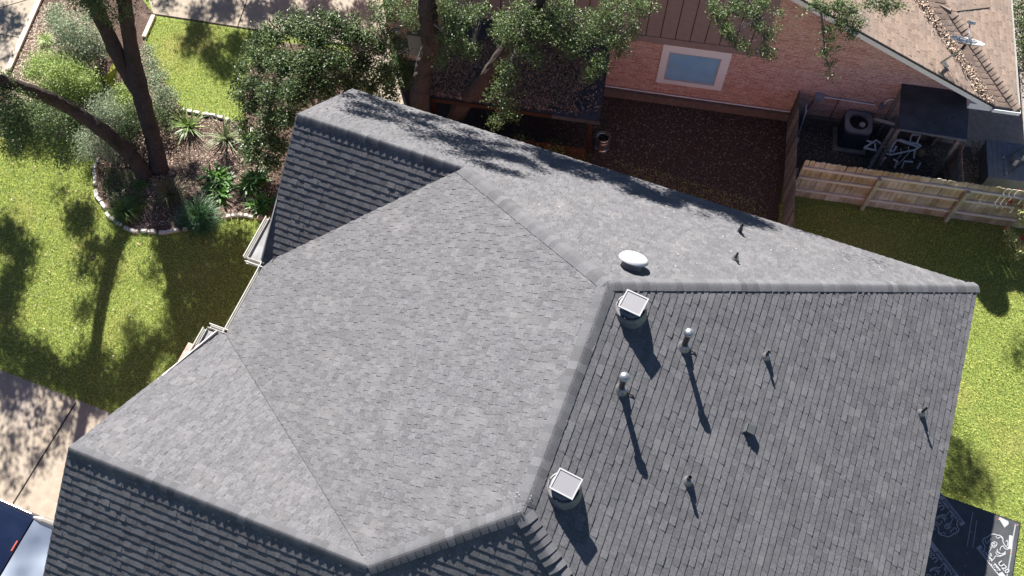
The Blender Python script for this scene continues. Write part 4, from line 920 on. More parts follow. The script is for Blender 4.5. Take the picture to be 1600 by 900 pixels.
# --- rear oak with hanging boughs
ro = Thing('rear_oak', 'leaning oak behind the grey roof with boughs hanging over the leafy patio cover', 'tree', G(664, 200, 0)*np.array([1, 1, 0]))
gb = G(655, 175, 2.2)
T1_ = [np.array([gb[0]+.15, gb[1]-.15, 0]), G(657, 172, 2.2), G(659, 130, 3.0), G(664, 100, 3.5), G(674, 70, 4.2), G(670, 30, 5.0), G(668, -10, 5.8), G(690, -90, 7.2), G(760, -220, 9)]
ro.part('trunk', bark_tube(T1_, [.30, .27, .25, .24, .25, .23, .2, .16, .1], seed=5), BARK, label='grey-brown bent trunk')
ro.part('limb', bark_tube([G(700, 215, 0.6), G(722, 165, 1.9), G(752, 132, 3.0), G(785, 85, 4.1), G(830, 20, 5.4), G(880, -60, 6.8)], [.26, .24, .22, .19, .15, .1], seed=6), BARK, label='dark second trunk leaning right')
br = MB()
for pth in ([(668, -10, 5.8), (780, -80, 6.8), (950, -100, 7.2), (1130, -80, 7.0), (1160, -20, 6.6), (1185, 30, 6.2), (1200, 85, 5.8)], [(1130, -80, 7.0), (1240, -100, 7.0), (1275, -40, 6.6), (1283, 20, 6.2), (1290, 90, 5.6), (1298, 112, 5.3)], [(1240, -100, 7.0), (1330, -60, 6.8), (1370, -10, 6.6), (1400, 12, 6.4)],
            [(830, 20, 5.4), (800, 90, 4.9), (788, 150, 4.4), (785, 195, 4.0)], [(830, 20, 5.4), (900, 50, 5.3), (960, 70, 5.2), (1000, 30, 5.4)], [(670, 30, 5.0), (700, 55, 5.0), (740, 70, 4.9)]):
    br.tube([G(*p) for p in pth], list(np.linspace(.05, .012, len(pth))), seg=6)
ro.part('branch', br, TWIG)
rv = [blob(*q) for q in ((612, 8, 5, 26), (640, 30, 5, 22), (600, 35, 4.8, 14), (585, 10, 5, 12), (700, 15, 5.4, 28), (735, 25, 5.2, 22), (705, 60, 5, 30), (730, 75, 4.8, 20), (690, 95, 4.6, 16), (650, 10, 5.3, 14), (755, 12, 5.3, 14),
  (790, 50, 5.2, 26), (785, 30, 5, 18), (820, 20, 5.5, 30), (815, 75, 5, 22), (850, 40, 5.4, 32), (840, 95, 4.9, 16), (880, 20, 5.6, 34), (890, 70, 5.3, 30), (925, 45, 5.4, 34), (935, 100, 5, 22), (920, 118, 4.9, 14), (960, 20, 5.6, 34), (965, 65, 5.3, 26), (990, 45, 5.3, 18), (1000, 8, 5.6, 22), (1025, 10, 5.6, 8),
  (790, 105, 4.8, 18), (785, 135, 4.5, 17), (800, 120, 4.6, 12), (788, 165, 4.3, 17), (775, 190, 4.1, 14), (800, 180, 4.2, 12), (762, 150, 4.4, 8), (810, 150, 4.3, 10))]
V, F, C_ = leafcloud(rv, 25000, .058, clump=.075, per=12); ro.raw('crown', V, F, OAK)
tw = MB(); srcs = [G(*p) for p in ((830, 20, 5.4), (800, 90, 4.9), (788, 150, 4.4), (900, 50, 5.3), (960, 70, 5.2), (700, 55, 5.0), (668, -10, 5.8), (670, 30, 5.0), (740, 70, 4.9))]
twigs(tw, srcs, C_[rng.choice(len(C_), 90)], r0=.007); ro.part('twig', tw, TWIG)
hv = [blob(*q) for q in ((1115, 8, 6.4, 10), (1125, 25, 6.3, 12), (1135, 45, 6.2, 11), (1150, 12, 6.4, 14), (1143, 60, 6, 9), (1160, 70, 6, 8), (1175, 20, 6.3, 12), (1185, 40, 6.2, 9), (1200, 55, 6.0, 9), (1212, 42, 6.1, 6), (1195, 75, 5.9, 9), (1205, 85, 5.8, 8), (1172, 82, 5.8, 5), (1190, 5, 6.4, 12), (1217, 20, 6.2, 5),
  (1275, 6, 6.4, 9), (1262, 14, 6.3, 5), (1290, 15, 6.3, 10), (1310, 10, 6.4, 14), (1330, 18, 6.3, 13), (1315, 35, 6.2, 13), (1335, 40, 6.1, 10), (1347, 32, 6.2, 7), (1330, 55, 6, 7), (1292, 45, 6.1, 8), (1300, 60, 6, 8), (1290, 80, 5.8, 8), (1298, 100, 5.6, 7), (1296, 118, 5.5, 5), (1283, 62, 5.9, 4), (1305, 75, 5.8, 4), (1282, 85, 5.8, 4),
  (1360, 6, 6.4, 10), (1380, 8, 6.4, 10), (1400, 8, 6.4, 9), (1415, 12, 6.3, 5), (1385, 20, 6.3, 5), (1252, 22, 6.1, 3), (1237, 40, 6.1, 2))]
V, F, C_ = leafcloud(hv, 9500, .055, clump=.075, per=7); ro.raw('hanging_foliage', V, F, OAK)
tw = MB(); twigs(tw, [G(*p) for p in ((1160, -20, 6.6), (1185, 30, 6.2), (1200, 85, 5.8), (1283, 20, 6.2), (1290, 90, 5.6), (1330, 20, 6.3), (1370, -10, 6.6))], C_[rng.choice(len(C_), 60)], r0=.006); ro.part('twig', tw, TWIG)
roof_t = [(575, 150, 10), (610, 170, 9), (625, 190, 8), (650, 190, 8), (710, 240, 8), (750, 255, 9), (725, 205, 9), (745, 220, 10), (785, 225, 10), (810, 245, 12), (840, 265, 9), (860, 255, 7), (835, 215, 9), (980, 262, 6), (1010, 285, 7), (1035, 275, 6), (1055, 300, 9), (1080, 288, 7), (1105, 305, 7), (1125, 335, 6), (1145, 318, 6), (1095, 335, 5), (1180, 330, 5), (1205, 350, 4), (1240, 352, 4), (1285, 370, 4), (1255, 360, 4), (565, 165, 14), (590, 160, 12), (545, 150, 10), (600, 185, 12), (580, 180, 8), (640, 180, 12), (665, 195, 12), (690, 215, 14), (660, 215, 8), (715, 225, 14), (740, 240, 16), (765, 235, 16), (790, 245, 18), (800, 270, 12), (770, 262, 10), (825, 255, 12), (740, 208, 8), (700, 190, 7), (820, 232, 10), (850, 225, 10), (880, 235, 10),
  (850, 245, 10), (905, 245, 8), (930, 262, 8), (960, 270, 6), (760, 195, 6), (790, 215, 8), (1020, 275, 7), (1045, 290, 9), (1070, 298, 10), (1090, 308, 9), (1115, 318, 9), (1140, 330, 7), (1060, 312, 5), (1165, 335, 6), (870, 215, 6), (1000, 268, 6), (620, 165, 7), (1330, 400, 4), (1370, 408, 4)]
for x_ in range(850, 1190, 13):
    roof_t.append((x_, 215+(x_-800)*.317+5+rnd.random()*20, 14+6*rnd.random()))
for x_ in range(560, 800, 22): roof_t.append((x_, 140+(x_-560)*.317+8+rnd.random()*34, 9+5*rnd.random()))
V, F, _ = leafcloud(shade(roof_t, (3, 2), 'A'), 56000, .07, clump=.14, per=8); ro.raw('crown', V, F, OAK)
fy = Thing('yard_tree', 'tree off the upper right whose ragged shade falls on the back lawn', 'tree', (8.6, 12.6, 0)); fy.part('trunk', bark_tube([(9.9, 17.5, 0), (9.6, 15.5, 5), (9.2, 13.8, 8), (9, 12.5, 10)], [.2, .16, .12, .06], seed=9), BARK)
yt = [(1497, 705, 9), (1512, 725, 10), (1530, 738, 7), (1490, 745, 9), (1528, 765, 7), (1505, 775, 9), (1548, 752, 5), (1482, 720, 7), (1480, 770, 8), (1515, 750, 6), (1540, 780, 5), (1480, 690, 6), (1590, 560, 7), (1596, 545, 6), (1535, 445, 14), (1545, 440, 8), (1520, 440, 10)]
V, F, _ = leafcloud(shade(yt, (10, 2)), 3600, .09, clump=.2, per=8); fy.raw('crown', V, F, OAK)

V, F, _ = leafcloud(HEDGE, 5000, .07); hg.raw('foliage', V, F, HOLLY)
# --- big glossy shrub by the roof corner
hl = Thing('holly_shrub', 'big dark glossy-leaved evergreen shrub crowding the upper left roof corner', 'shrub', G(490, 190, 0))
hv = [blob(*q) for q in ((480, 50, 3.6, 24), (455, 45, 3.2, 18), (430, 60, 3, 18), (500, 60, 3.6, 26), (520, 35, 3.8, 20), (545, 55, 3.6, 22), (570, 60, 3.5, 20), (595, 75, 3.2, 16), (410, 95, 2.6, 22), (445, 100, 3, 30), (485, 100, 3.4, 32), (525, 95, 3.4, 28), (565, 100, 3, 24), (600, 110, 2.6, 20),
   (395, 130, 2.2, 20), (425, 145, 2.6, 28), (465, 145, 3, 32), (505, 135, 3, 28), (545, 130, 2.8, 22), (580, 135, 2.4, 20), (610, 130, 2.0, 14), (395, 165, 1.8, 18), (425, 185, 2, 24), (450, 185, 2.4, 22), (410, 215, 1.5, 20), (435, 225, 1.6, 20), (395, 245, 1.2, 16), (425, 255, 1.2, 16), (620, 95, 2.4, 12), (625, 70, 2.4, 8), (640, 110, 1.8, 10), (588, 28, 3.6, 9), (500, 25, 3.8, 8), (435, 32, 3.2, 6), (462, 22, 3.3, 7), (600, 52, 3.5, 8), (556, 30, 3.6, 8), (402, 62, 2.6, 9), (380, 105, 2.2, 8), (375, 150, 1.9, 9), (378, 195, 1.5, 8), (610, 150, 2.2, 9), (632, 125, 2.2, 8), (615, 60, 3.2, 8), (392, 80, 2.4, 7), (418, 45, 2.8, 7), (372, 128, 1.8, 6), (385, 232, 1.2, 7))]
hv = [(p_, tuple(np.array((r_,)*3 if not hasattr(r_, '__len__') else r_)*(.82 if np.max(r_) > .22 else 1.15))) for p_, r_ in hv]
V, F, C_ = leafcloud(hv, 48000, .076, clump=.115, per=12, up=.35); hl.raw('crown', V, F, HOLLY)
hb = MB(); root_ = G(500, 185, 0)
for e in ((450, 60, 2.6), (500, 80, 2.8), (560, 70, 2.8), (420, 130, 2), (590, 110, 2), (470, 130, 2.3), (540, 115, 2.5)): e_ = G(*e); hb.tube([root_, (root_+e_)/2+np.array([0, 0, .3]), e_], [.06, .04, .015], seg=6)
for a, b in (((536, 90, 3.3), (538, 60, 3.4)), ((548, 80, 3.4), (570, 72, 3.4)), ((536, 95, 3.2), (560, 82, 3.5))): hb.tube([G(*a), G(*b)], [.022, .014], seg=5)
hl.part('stem', hb, TWIG)

def shrub(name, label, px, blobs, n, size, m, up=.35, group=None, clump=.11):
    ex_ = [(blobs[rnd.randrange(len(blobs))], rnd.uniform(-1, 1), rnd.uniform(-1, 1)) for _ in range(len(blobs)+3)]
    blobs = list(blobs)+[(b_[0]+b_[3]*1.15*dx_, b_[1]+b_[3]*1.15*dy_, b_[2]*.75, b_[3]*.42) for b_, dx_, dy_ in ex_]
    t = Thing(name, label, 'shrub', G(px[0], px[1], 0), group=group); V, F, C2 = leafcloud([blob(b[0], b[1], b[2], b[3]*1.22) for b in blobs], int(n*1.6), size, clump=clump, per=8, up=up); t.raw('foliage', V, F, m)
    s = MB(); b0 = G(px[0], px[1], 0)
    for e in C2[rng.choice(len(C2), 9)]: s.tube([b0+np.array([rnd.uniform(-.08, .08), rnd.uniform(-.08, .08), 0]), (b0+e)/2+np.array([0, 0, .1]), e], [.012, .009, .004], seg=4)
    t.part('stem', s, TWIG); return t
shrub('feathery_shrub', 'tall pale green feathery shrub left of the oak fork', (120, 75), [(90, 35, 1.0, 18), (115, 45, 1.1, 26), (140, 60, 1.0, 22), (100, 65, .9, 18), (130, 80, .8, 20), (90, 20, .8, 10), (155, 75, .7, 12)], 7000, .055, SHRUBG)
shrub('bright_shrub', 'bright yellow-green leafy shrub above the left oak limb', (110, 130), [(70, 110, .7, 20), (100, 115, .9, 24), (130, 125, .8, 22), (85, 130, .7, 18), (115, 145, .5, 18), (145, 135, .5, 12), (50, 112, .5, 12), (60, 95, .6, 14)], 7500, .06, SHRUBY)
shrub('round_sage', 'rounded grey-green sage bush between the two oak limbs', (165, 180), [(160, 170, .7, 20), (180, 180, .7, 16), (150, 185, .5, 14), (178, 160, .5, 10)], 4500, .04, SHRUBG)
shrub('dark_bush', 'dark round bush beside the main oak trunk', (195, 200), [(200, 195, .7, 20), (210, 170, .8, 12), (195, 215, .5, 14), (245, 175, .6, 14), (255, 190, .5, 10)], 4500, .045, HOLLY)
shrub('low_sage', 'low grey-green bush below the long left limb', (140, 235), [(135, 220, .5, 16), (150, 232, .5, 18), (165, 215, .5, 12), (130, 240, .4, 10), (170, 240, .4, 12)], 3800, .04, SHRUBG)
shrub('white_flowering_bush', 'pale variegated bush just left of the forked limb', (130, 90), [(130, 88, .4, 12), (150, 82, .5, 10), (140, 95, .4, 8)], 1500, .05, leafmat('pale_leaf', (.4, .42, .35), (.75, .75, .7), rough=.6))
shrub('trailing_shrub', 'silvery shrub right of the oak trunk along the bed edge', (245, 130), [(240, 125, .5, 14), (250, 145, .5, 14), (262, 160, .4, 10), (235, 100, .4, 10), (230, 80, .3, 8), (270, 150, .3, 8)], 3000, .05, SHRUBG)
shrub('fresh_green_shrub', 'small fresh green shrub in the gap below the oak fork', (195, 150), [(190, 140, .5, 10), (197, 155, .5, 10), (188, 160, .4, 8), (200, 165, .5, 8)], 1500, .06, SHRUBY)
shrub('shaded_shrub', 'dark low foliage on the left under the hanging oak leaves', (40, 190), [(40, 170, .5, 26), (70, 185, .5, 22), (100, 195, .5, 18), (20, 190, .4, 22), (115, 180, .5, 16)], 5000, .06, OAK)

def tuft(name, label, px, h, n, length, wd, m, arch=1., group=None, cat='plant', spread=.05):
    """strap-leaved clump: curved tapered leaves from the base"""
    B0 = G(px[0], px[1], 0); t = Thing(name, label, cat, B0, group=group); V = []; F = []
    subs = [B0+np.array([rng.normal(0, spread), rng.normal(0, spread), 0]) for _ in range(7)]
    for i in range(n):
        a = rng.uniform(0, 2*math.pi); el = rng.uniform(.25, 1.45); L_ = length*rng.uniform(.65, 1.1); d = np.array([math.cos(a), math.sin(a), 0]); s = np.array([-math.sin(a), math.cos(a), 0]); k = len(V)
        p = subs[i % 7]+d*rng.uniform(0, .05); seg = 4; e = el
        for j in range(seg+1):
            ww = wd*(1-(j/seg)**1.6)*.5+.001; V.append(p-s*ww); V.append(p+s*ww)
            if j < seg: F.append([k+2*j, k+2*j+1, k+2*j+3, k+2*j+2])
            p = p+(d*math.cos(e)+np.array([0, 0, math.sin(e)]))*L_/seg; e -= arch*.38
            if p[2] < .02: p[2] = .02
    t.raw('leaves', V, F, m); c_ = MB(); c_.lathe(B0, [(.05, 0), (.04, .06), (.01, .09)], seg=8); t.part('crown_base', c_, STRAP); return t
tuft('spiky_plant', 'tall spiky strap-leaved plant at the top of the bed beside the bright lawn patch', (295, 198), 1, 60, .85, .045, leafmat('spike_leaf', (.09, .17, .04), (.28, .38, .12), rough=.45), arch=.5)
tuft('spiky_plant', 'pale thin-leaved spiky plant right of the tallest spiky plant', (353, 216), 1, 55, .8, .035, leafmat('pale_spike_leaf', (.12, .17, .07), (.3, .34, .17), rough=.5), arch=.7)
tuft('spiky_plant', 'dull green strap plant tucked against the big glossy shrub', (392, 222), 1, 60, .75, .035, STRAP, arch=.8)
tuft('grass_clump', 'round green mondo grass clump at the lower left stone edging', (198, 332), 1, 420, .62, .016, leafmat('clump_leaf', (.06, .13, .02), (.2, .3, .07), rough=.5), arch=1.1)
tuft('grass_clump', 'largest dark green liriope clump spilling over the stone edging', (315, 343), 1, 520, .85, .02, leafmat('liriope_leaf', (.03, .10, .03), (.12, .25, .09), rough=.45), arch=1.1)
tuft('grass_clump', 'straggly brownish grass clump below the oak trunk', (268, 308), 1, 260, .8, .014, leafmat('straw_leaf', (.10, .11, .05), (.24, .23, .12), rough=.6), arch=.8)
tuft('broad_leaf_plant', 'broad glossy-leaved plant with bright leaves in the middle of the bed', (345, 287), 1, 150, .5, .085, FERN, arch=.9, spread=.2)
tuft('broad_leaf_plant', 'broad-leaved plant close to the dark roof edge', (400, 285), 1, 140, .48, .08, FERN, arch=.9, spread=.2)
tuft('broad_leaf_plant', 'ferny plant at the roof edge above the stone edging', (410, 322), 1, 150, .4, .05, FERN, arch=.8, spread=.16)
tuft('grass_clump', 'small green sprig patch on the dark mulch left of the oak base shadow', (222, 288), 1, 60, .3, .03, FERN, arch=1)
tuft('grass_clump', 'bright grass tuft beside the concrete path at upper left', (75, 62), 1, 120, .4, .014, SHRUBY, arch=1)
litter('ground_cover', polysampler([(160, 262), (215, 268), (235, 330), (180, 320), (160, 300)]), 1800, .05, OAK, label='low dark creeping ground cover in the shaded bed', cat='ground cover', tilt=.8, zoff=.05)

# red-tip shrub at the right edge
rt = Thing('red_tip_shrub', 'sparse shrub with pale leaves and red tips at the right edge', 'shrub', G(1602, 395, 0))
rb = [blob(*q) for q in ((1592, 325, 1.3, 9), (1598, 345, 1.2, 8), (1576, 362, .9, 6), (1585, 375, .8, 8), (1596, 390, .7, 8), (1600, 330, 1.4, 10), (1588, 400, .5, 5))]
V, F, C_ = leafcloud(rb, 900, .07, clump=.06, per=6); rt.raw('foliage', V, F, leafmat('cream_leaf', (.35, .38, .14), (.62, .6, .3), rough=.5))
V, F, C2 = leafcloud([blob(*q) for q in ((1571, 356, 1.0, 3), (1580, 316, 1.4, 3), (1597, 322, 1.4, 3), (1598, 372, .9, 3), (1590, 300, 1.5, 2))], 160, .06, clump=.03, per=8); rt.raw('red_tip', V, F, REDTIP)
s = MB(); b0 = G(1604, 395, 0)
for e in C_[::12]: s.tube([b0, (b0+e)/2+np.array([0, 0, .15]), e], [.01, .007, .004], seg=4)
rt.part('stem', s, TWIG)
# vine on the cedar fence
vn_ = Thing('fence_vine', 'dark leafy vine hanging over the reddish cedar fence', 'vine', NF(-2.4, 7.7, 0))
pts = [(NF(u_, 7.76, z_), (.35, .12, .3)) for u_, z_ in ((-2.6, 1.6), (-2.2, 1.3), (-1.7, 1.5), (-2.0, .8), (-1.5, 1.0), (-2.7, 1.0), (-4.2, 1.5), (-1.3, .5), (-1.0, 1.2))]
V, F, _ = leafcloud(pts, 3600, .06, clump=.08); vn_.raw('foliage', V, F, OAK)

# ------------------------------------------------------------------ edging stones and timbers
edge = [(153, 251), (149, 261), (149, 271), (149.5, 283), (151, 304), (156, 313), (162, 322), (170, 338), (178, 344), (186, 350), (199, 358), (207, 361), (213, 363), (226, 362), (238, 363), (254, 364.5), (263, 363.5), (275, 361), (290, 359.5)]
edge2 = [(357, 339), (366, 337.5), (376, 337), (385, 338), (393, 340)]; edge3 = [(286, 173), (297, 175), (308, 177), (322, 180), (333, 181), (345, 184), (356, 188)]
ORD = 'first second third fourth fifth sixth seventh eighth ninth tenth eleventh twelfth thirteenth fourteenth fifteenth sixteenth seventeenth eighteenth nineteenth twentieth'.split()
NM = {'edge': 'white limestone edging block along the bed curve, counted from the left tree limb', 'edge2': 'white edging block from the left in the short row beside the roof gutter', 'edge3': 'white edging stone from the left along the small bright lawn patch'}
for nm, E_, in (('edge', edge), ('edge2', edge2), ('edge3', edge3)):
    for i, (x, y) in enumerate(E_):
        p = G(x, y, 0); q = G(*E_[min(i+1, len(E_)-1)], 0); q0 = G(*E_[max(i-1, 0)], 0); ang = math.atan2(q[1]-q0[1], q[0]-q0[0]); L_ = min(.42, max(.14, np.linalg.norm(q-q0)/2*.92)); r = random.Random(i*7+len(nm)); ss = []
        V = []
        for k in (0, 1):
            for a, b in ((-1, -1), (-.2, -1.1), (.5, -.95), (1, -1), (1.05, 0), (1, 1), (.3, 1.1), (-.5, .95), (-1, 1), (-1.05, 0)):
                f_ = 1-.18*k; V.append((a*L_/2*f_*r.uniform(.92, 1.04), b*.055*f_*r.uniform(.8, 1.2), k*.09*r.uniform(.85, 1.15)))
        mb = MB(); mb.add(V, [list(range(10))[::-1], list(range(10, 20))]+[[j, (j+1) % 10, 10+(j+1) % 10, 10+j] for j in range(10)])
        so_ = mb.build('edging_stone', STONE, bevel=.012); so_.location = (p[0], p[1], 0); so_.rotation_euler = (0, 0, ang+r.uniform(-.08, .08))
        tag(so_, ORD[i]+' '+NM[nm], 'edging stone', {'edge': 'stones on the lower left curve of the bed', 'edge2': 'edging stones near the gutter corner', 'edge3': 'edging stones along the small lawn patch'}[nm])
mb = MB(); mb.lathe((0, 0, 0), [(.07, 0), (.1, .03), (.09, .08), (.04, .11)], seg=9); o = mb.build('rock', mat('pink_rock', (.4, .25, .2), (.5, .34, .28), rough=.9, noise=12)); o.location = G(407, 341, 0); tag(o, 'small pinkish rock at the end of the edging beside the roof', 'rock')
for (a, b, lab, wd) in (((66, -6), (14, 112), 'long pale landscape timber between the path and the planting bed', .16), ((241, 26), (226, 60), 'short pale timber beside the upper lawn patch', .13)):
    A = G(*a, 0); B_ = G(*b, 0); mb = MB(); mb.bar(A+(0, 0, .05), B_+(0, 0, .05), wd, .09); o = mb.build('landscape_timber', mat('bleached_timber', (.58, .46, .36), (.66, .54, .44), rough=.9, noise=9), bevel=.01); tag(o, lab, 'timber')
t = Thing('hose_reel_panel', 'olive-yellow curved plastic panel in the bed behind the oak trunk', 'plastic panel', G(172, 130, 0))
P = [G(*q) for q in ((178, 94, .75), (184, 103, .7), (178, 130, .35), (168, 135, .2), (160, 121, .3), (168, 116, .55))]
mb = MB(); n = len(P); mb.add([tuple(p) for p in P]+[tuple(p+np.array([.02, -.02, -.04])) for p in P], [list(range(n)), list(range(2*n-1, n-1, -1))]+[[i, n+i, n+(i+1) % n, (i+1) % n] for i in range(n)]); t.part('panel', mb, YELP)

# ------------------------------------------------------------------ car in the driveway
A = G(0, 778, 1.55); cb = np.array([A[0], -7.25, 0.])
car = Thing('parked_car', 'dark navy car with sky-reflecting rear window parked half under the roof edge', 'car', (-11.6, -7.25, 0))
x0 = -15.6; x1 = -9.35; yc = -7.25; hw = .93; xr = G(30, 850, 1.5)[0]
def sec(x, w_, zt, zb=.35, r=.12): # cross-section ring
    return [(x, yc-w_, zb), (x, yc-w_, zt-r*2.2), (x, yc-w_*.94, zt-r*.7), (x, yc-w_*.80, zt), (x, yc, zt+.03), (x, yc+w_*.80, zt), (x, yc+w_*.94, zt-r*.7), (x, yc+w_, zt-r*2.2), (x, yc+w_, zb)]
def loft(secs):
    mb = MB(); n = len(secs[0]); V = [p for s in secs for p in s]; F = [[i*n+j, i*n+j+1, (i+1)*n+j+1, (i+1)*n+j] for i in range(len(secs)-1) for j in range(n-1)]; F += [list(range(n))[::-1], [(len(secs)-1)*n+j for j in range(n)]]; mb.add(V, F); return mb
car.part('body', loft([sec(x0, .8, .6), sec(x0+.15, .9, .75), sec(x0+1.3, hw, .95), sec(xr-2.7, hw, 1.0), sec(xr+1.25, hw, 1.02), sec(xr+1.7, .9, .98), sec(xr+1.85, .84, .7)]), CARP, smooth=False, bevel=.02)
ro_ = car.part('roof', loft([sec(xr-1.9, .84, 1.50, 1.42, .02), sec(xr-1.0, .87, 1.57, 1.48, .02), sec(xr, .84, 1.55, 1.46, .02)]), CARP)
mb = loft([sec(xr-2.75, .85, 1.02, .95), sec(xr-1.9, .78, 1.48, .95), sec(xr-.02, .78, 1.50, .95), sec(xr+.03, .78, 1.48, .95)]); car.part('cabin_glass', mb, mat('tinted_glass', (.01, .012, .015), rough=.05))
_n = np.cross(np.array([0, 1., 0]), np.array([-1.23, 0, .46])); _n /= np.linalg.norm(_n); _n = _n if _n[2] > 0 else -_n
_d = ray(42, 860); _d /= np.linalg.norm(_d); vmw.inputs[1].default_value = tuple(_d-2*(_d@_n)*_n)  # aims the added cloud bank along the rear window's mirror direction
g4 = MB(); g4.add([(xr+.02, yc-.80, 1.52), (xr+.02, yc+.80, 1.52), (xr+1.25, yc+.76, 1.06), (xr+1.25, yc-.76, 1.06), (xr+.02, yc-.80, 1.50), (xr+.02, yc+.80, 1.50), (xr+1.25, yc+.76, 1.03), (xr+1.25, yc-.76, 1.03)], [[3, 2, 1, 0], [4, 5, 6, 7], [0, 1, 5, 4], [1, 2, 6, 5], [2, 3, 7, 6], [3, 0, 4, 7]]); car.part('rear_window', g4, CARG)
mb = MB(); mb.tube([(xr+1.3, yc+.82, 1.12), (xr+.7, yc+.84, 1.36), (xr+.2, yc+.82, 1.52), (xr+.0, yc+.80, 1.56)], [.10, .11, .10, .03], seg=14); car.part('pillar_trim', mb, CART)
mb = MB(); mb.tube([(xr-.1, yc+.86, 1.57), (xr-1.0, yc+.88, 1.59), (xr-1.9, yc+.86, 1.52)], .011); car.part('roof_rail', mb, CART)
mb = MB(); mb.box((xr-.03, yc+.10, 1.585), (.03, .24, .025)); car.part('brake_light', mb, REDL)
for sx in (-1, 1):
    mb = MB(); mb.box((xr+1.80, yc+sx*.72, .85), (.12, .3, .14)); car.part('tail_light', mb, REDL)
for x in (x0+.95, xr+.95):
    for sy in (-1, 1):
        mb = MB(); mb.lathe((x, yc+sy*.82, .33), [(.20, -.11), (.31, -.11), (.33, -.08), (.33, .08), (.31, .11), (.20, .11)], ax=(0, 1, 0), seg=24); wo = car.part('wheel', mb, TYRE)
        mb = MB(); mb.lathe((x, yc+sy*.82, .33), [(.20, -.1), (.2, .1)], ax=(0, 1, 0), seg=16); car.part('rim', mb, GALV, parent=wo)

# ------------------------------------------------------------------ lower roof deck covered in printed underlayment
DZ = 2.5; dA, dB, dC = G(1467, 773, DZ), G(1593, 818, DZ), G(1582, 900, DZ)
dx1 = (dB[0]+dC[0])/2; dy0 = (dA[1]+dB[1])/2
dk2 = Thing('low_roof_deck', 'low roof covered in black underlayment with white printing at the lower right corner', 'roof deck', (7.3, dy0-4, 0))
mb = MB(); mb.span((6.75, dy0-4.2, DZ-.10), (dx1, dy0, DZ)); dk2.part('underlayment', mb, UNDER)
mb = MB(); mb.span((6.8, dy0-4.1, 0), (dx1-.15, dy0-.15, DZ-.11)); dk2.part('wall', mb, BRICKS)
mb = MB(); mb.span((6.75, dy0+.002, DZ-.13), (dx1+.02, dy0+.02, DZ+.002)); mb.span((dx1+.002, dy0-4.2, DZ-.13), (dx1+.02, dy0, DZ+.002)); dk2.part('drip_edge', mb, BLACK)
def dxy(px): p = G(px[0], px[1], DZ); return np.array([p[0], p[1]])
def ribbon(mb, pts, wd, z=DZ+.004):
    P = [np.array(p) for p in pts]; V = []; n = len(P)
    for i in range(n):
        t = P[min(i+1, n-1)]-P[max(i-1, 0)]; t = t/(np.linalg.norm(t)+1e-9); s = np.array([-t[1], t[0]])*wd/2
        V += [(P[i][0]-s[0], P[i][1]-s[1], z), (P[i][0]+s[0], P[i][1]+s[1], z)]
    mb.add(V, [[2*i, 2*i+1, 2*i+3, 2*i+2] for i in range(n-1)])
def smooth_(pts, sub=5):
    P = [np.array(p, float) for p in pts]; out = []
    for i in range(len(P)-1):
        p0, p1, p2, p3 = P[max(i-1, 0)], P[i], P[i+1], P[min(i+2, len(P)-1)]
        for k in range(sub): t = k/sub; out.append(.5*((2*p1)+(-p0+p2)*t+(2*p0-5*p1+4*p2-p3)*t*t+(-p0+3*p1-3*p2+p3)*t**3))
    out.append(P[-1]); return out
def text(body, org, ang, size, m, z, bold=.0):
    cu = bpy.data.curves.new('t', 'FONT'); cu.body = body; cu.size = size; cu.offset = bold; cu.resolution_u = 3
    ob = bpy.data.objects.new('t', cu); COL.objects.link(ob); me = bpy.data.meshes.new_from_object(ob.evaluated_get(bpy.context.evaluated_depsgraph_get())) if False else None
    bpy.context.view_layer.update(); dg = bpy.context.evaluated_depsgraph_get(); me = bpy.data.meshes.new_from_object(ob.evaluated_get(dg)); bpy.data.objects.remove(ob)
    o = bpy.data.objects.new('printed_lettering', me); COL.objects.link(o); me.materials.clear(); me.materials.append(m); o.parent = dk2.o
    o.location = np.array([org[0], org[1], z])-dk2.base; o.rotation_euler = (0, 0, ang); return o
# printed block in its own frame: pixel coordinates traced in the sunlit block, reused for the other two
cr7 = lambda x, y: dxy((1500+x/9., 800+y/9.))
o0 = cr7(440, 560); axx = cr7(560, 900)-cr7(235, 500); th = math.atan2(axx[1], axx[0]); bx_ = np.array([math.cos(th), math.sin(th)]); by_ = np.array([-math.sin(th), math.cos(th)])
def loc(p): v = np.array(p)-o0; return np.array([v@bx_, v@by_])
head = [(380, 640), (345, 540), (350, 480), (318, 420), (335, 375), (380, 355), (430, 320), (480, 310), (520, 325), (560, 330), (600, 365), (605, 420), (640, 480), (680, 515), (640, 520), (600, 470)]
strokes = [head, [(500, 340), (530, 370), (570, 350), (600, 380)], [(440, 440), (490, 420), (520, 450), (480, 500), (440, 470), (440, 440)], [(455, 455), (480, 440), (490, 470), (462, 478), (455, 455)], [(600, 475), (570, 500), (560, 540)], [(400, 580), (430, 520), (440, 500), (410, 490)],
   [(390, 610), (400, 660), (440, 685), (480, 650), (500, 620), (560, 625), (640, 590)], [(500, 560), (520, 600), (580, 610), (645, 575)], [(510, 545), (540, 580), (600, 585), (640, 555)], [(430, 580), (440, 620), (420, 610), (425, 575)], [(350, 390), (370, 440), (420, 400), (435, 370)], [(520, 520), (530, 560), (560, 570)], [(640, 420), (665, 400), (668, 460), (655, 480)]]
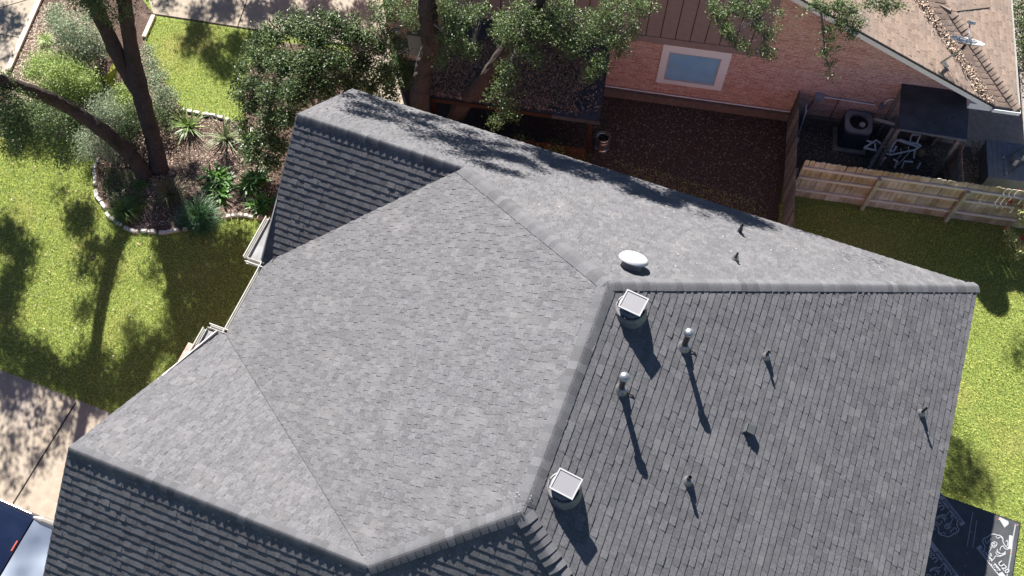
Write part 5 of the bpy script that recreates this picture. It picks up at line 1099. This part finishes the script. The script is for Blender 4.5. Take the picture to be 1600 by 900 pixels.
def block(org, rot, partial=False):
    def place(l):
        c, s = math.cos(rot), math.sin(rot); v = bx_*l[0]+by_*l[1]; return org+np.array([c*v[0]-s*v[1], s*v[0]+c*v[1]])
    mb = MB()
    for i, s in enumerate(strokes): ribbon(mb, [place(loc(cr7(*q))) for q in smooth_(s)], .016 if i else .02, DZ+.003+i*.0006)
    mb_o = mb; dk2.part('printed_logo', mb_o, PRINT)
    b0 = loc(cr7(235, 500)); L_ = .95; hgt = .105; q = MB(); c = [place(b0+np.array(v)) for v in ((0, -hgt*.15), (L_, -hgt*.15), (L_, hgt), (0, hgt))]
    q.add([(p[0], p[1], DZ+.002) for p in c], [[0, 1, 2, 3]]); dk2.part('printed_band', q, PRINT)
    p = place(b0+np.array([.06, .008])); text('RhinoRoof', p, th+rot, .135, UNDER, DZ+.014, .002)
    ul = loc(cr7(470, 755)); ul[1] = b0[1]+.145; p = place(ul); text('U20', p, th+rot, .16, PRINT, DZ+.014, .004)
block(o0, 0)
cr6 = lambda x, y: dxy((1440+x/6.425, 760+y/6.425))
block(cr6(290, 330), math.pi-.02); block(cr6(225, 860), math.pi-.02)
c = [cr7(*q) for q in ((560, 70), (680, 130), (685, 170), (625, 220), (545, 90))]; q = MB(); q.add([(p[0], p[1], DZ+.002) for p in c], [list(range(5))[::-1]]); dk2.part('printed_band', q, PRINT)
q = MB(); ribbon(q, [cr7(780, 175), cr7(735, 420), cr7(715, 600), cr7(660, 900)], .03, DZ+.0025); dk2.part('printed_line', q, mat('faint_print', (.26, .27, .28), rough=.6))
q = MB(); ribbon(q, [cr7(180, 0), cr7(100, 480)], .02, DZ+.0025); dk2.part('printed_line', q, bpy.data.materials['faint_print']); q = MB(); ribbon(q, [cr7(235, 120), cr7(180, 500)], .02, DZ+.0025); dk2.part('printed_line', q, bpy.data.materials['faint_print'])
q = MB(); ribbon(q, [cr7(715, 330), cr7(700, 520)], .07, DZ+.0035); dk2.part('printed_line', q, mat('worn_print', (.4, .41, .42), rough=.6))
for (x, y) in ((545, 105), (805, 185), (720, 575), (155, 282), (105, 582), (75, 760), (55, 880), (-25, 180), (-60, 330)):
    q = MB(); p = cr7(x, y); q.lathe((p[0], p[1], DZ+.005), [(.014, 0), (.012, .004)], seg=10); dk2.part('nail_cap', q, ORANGE)
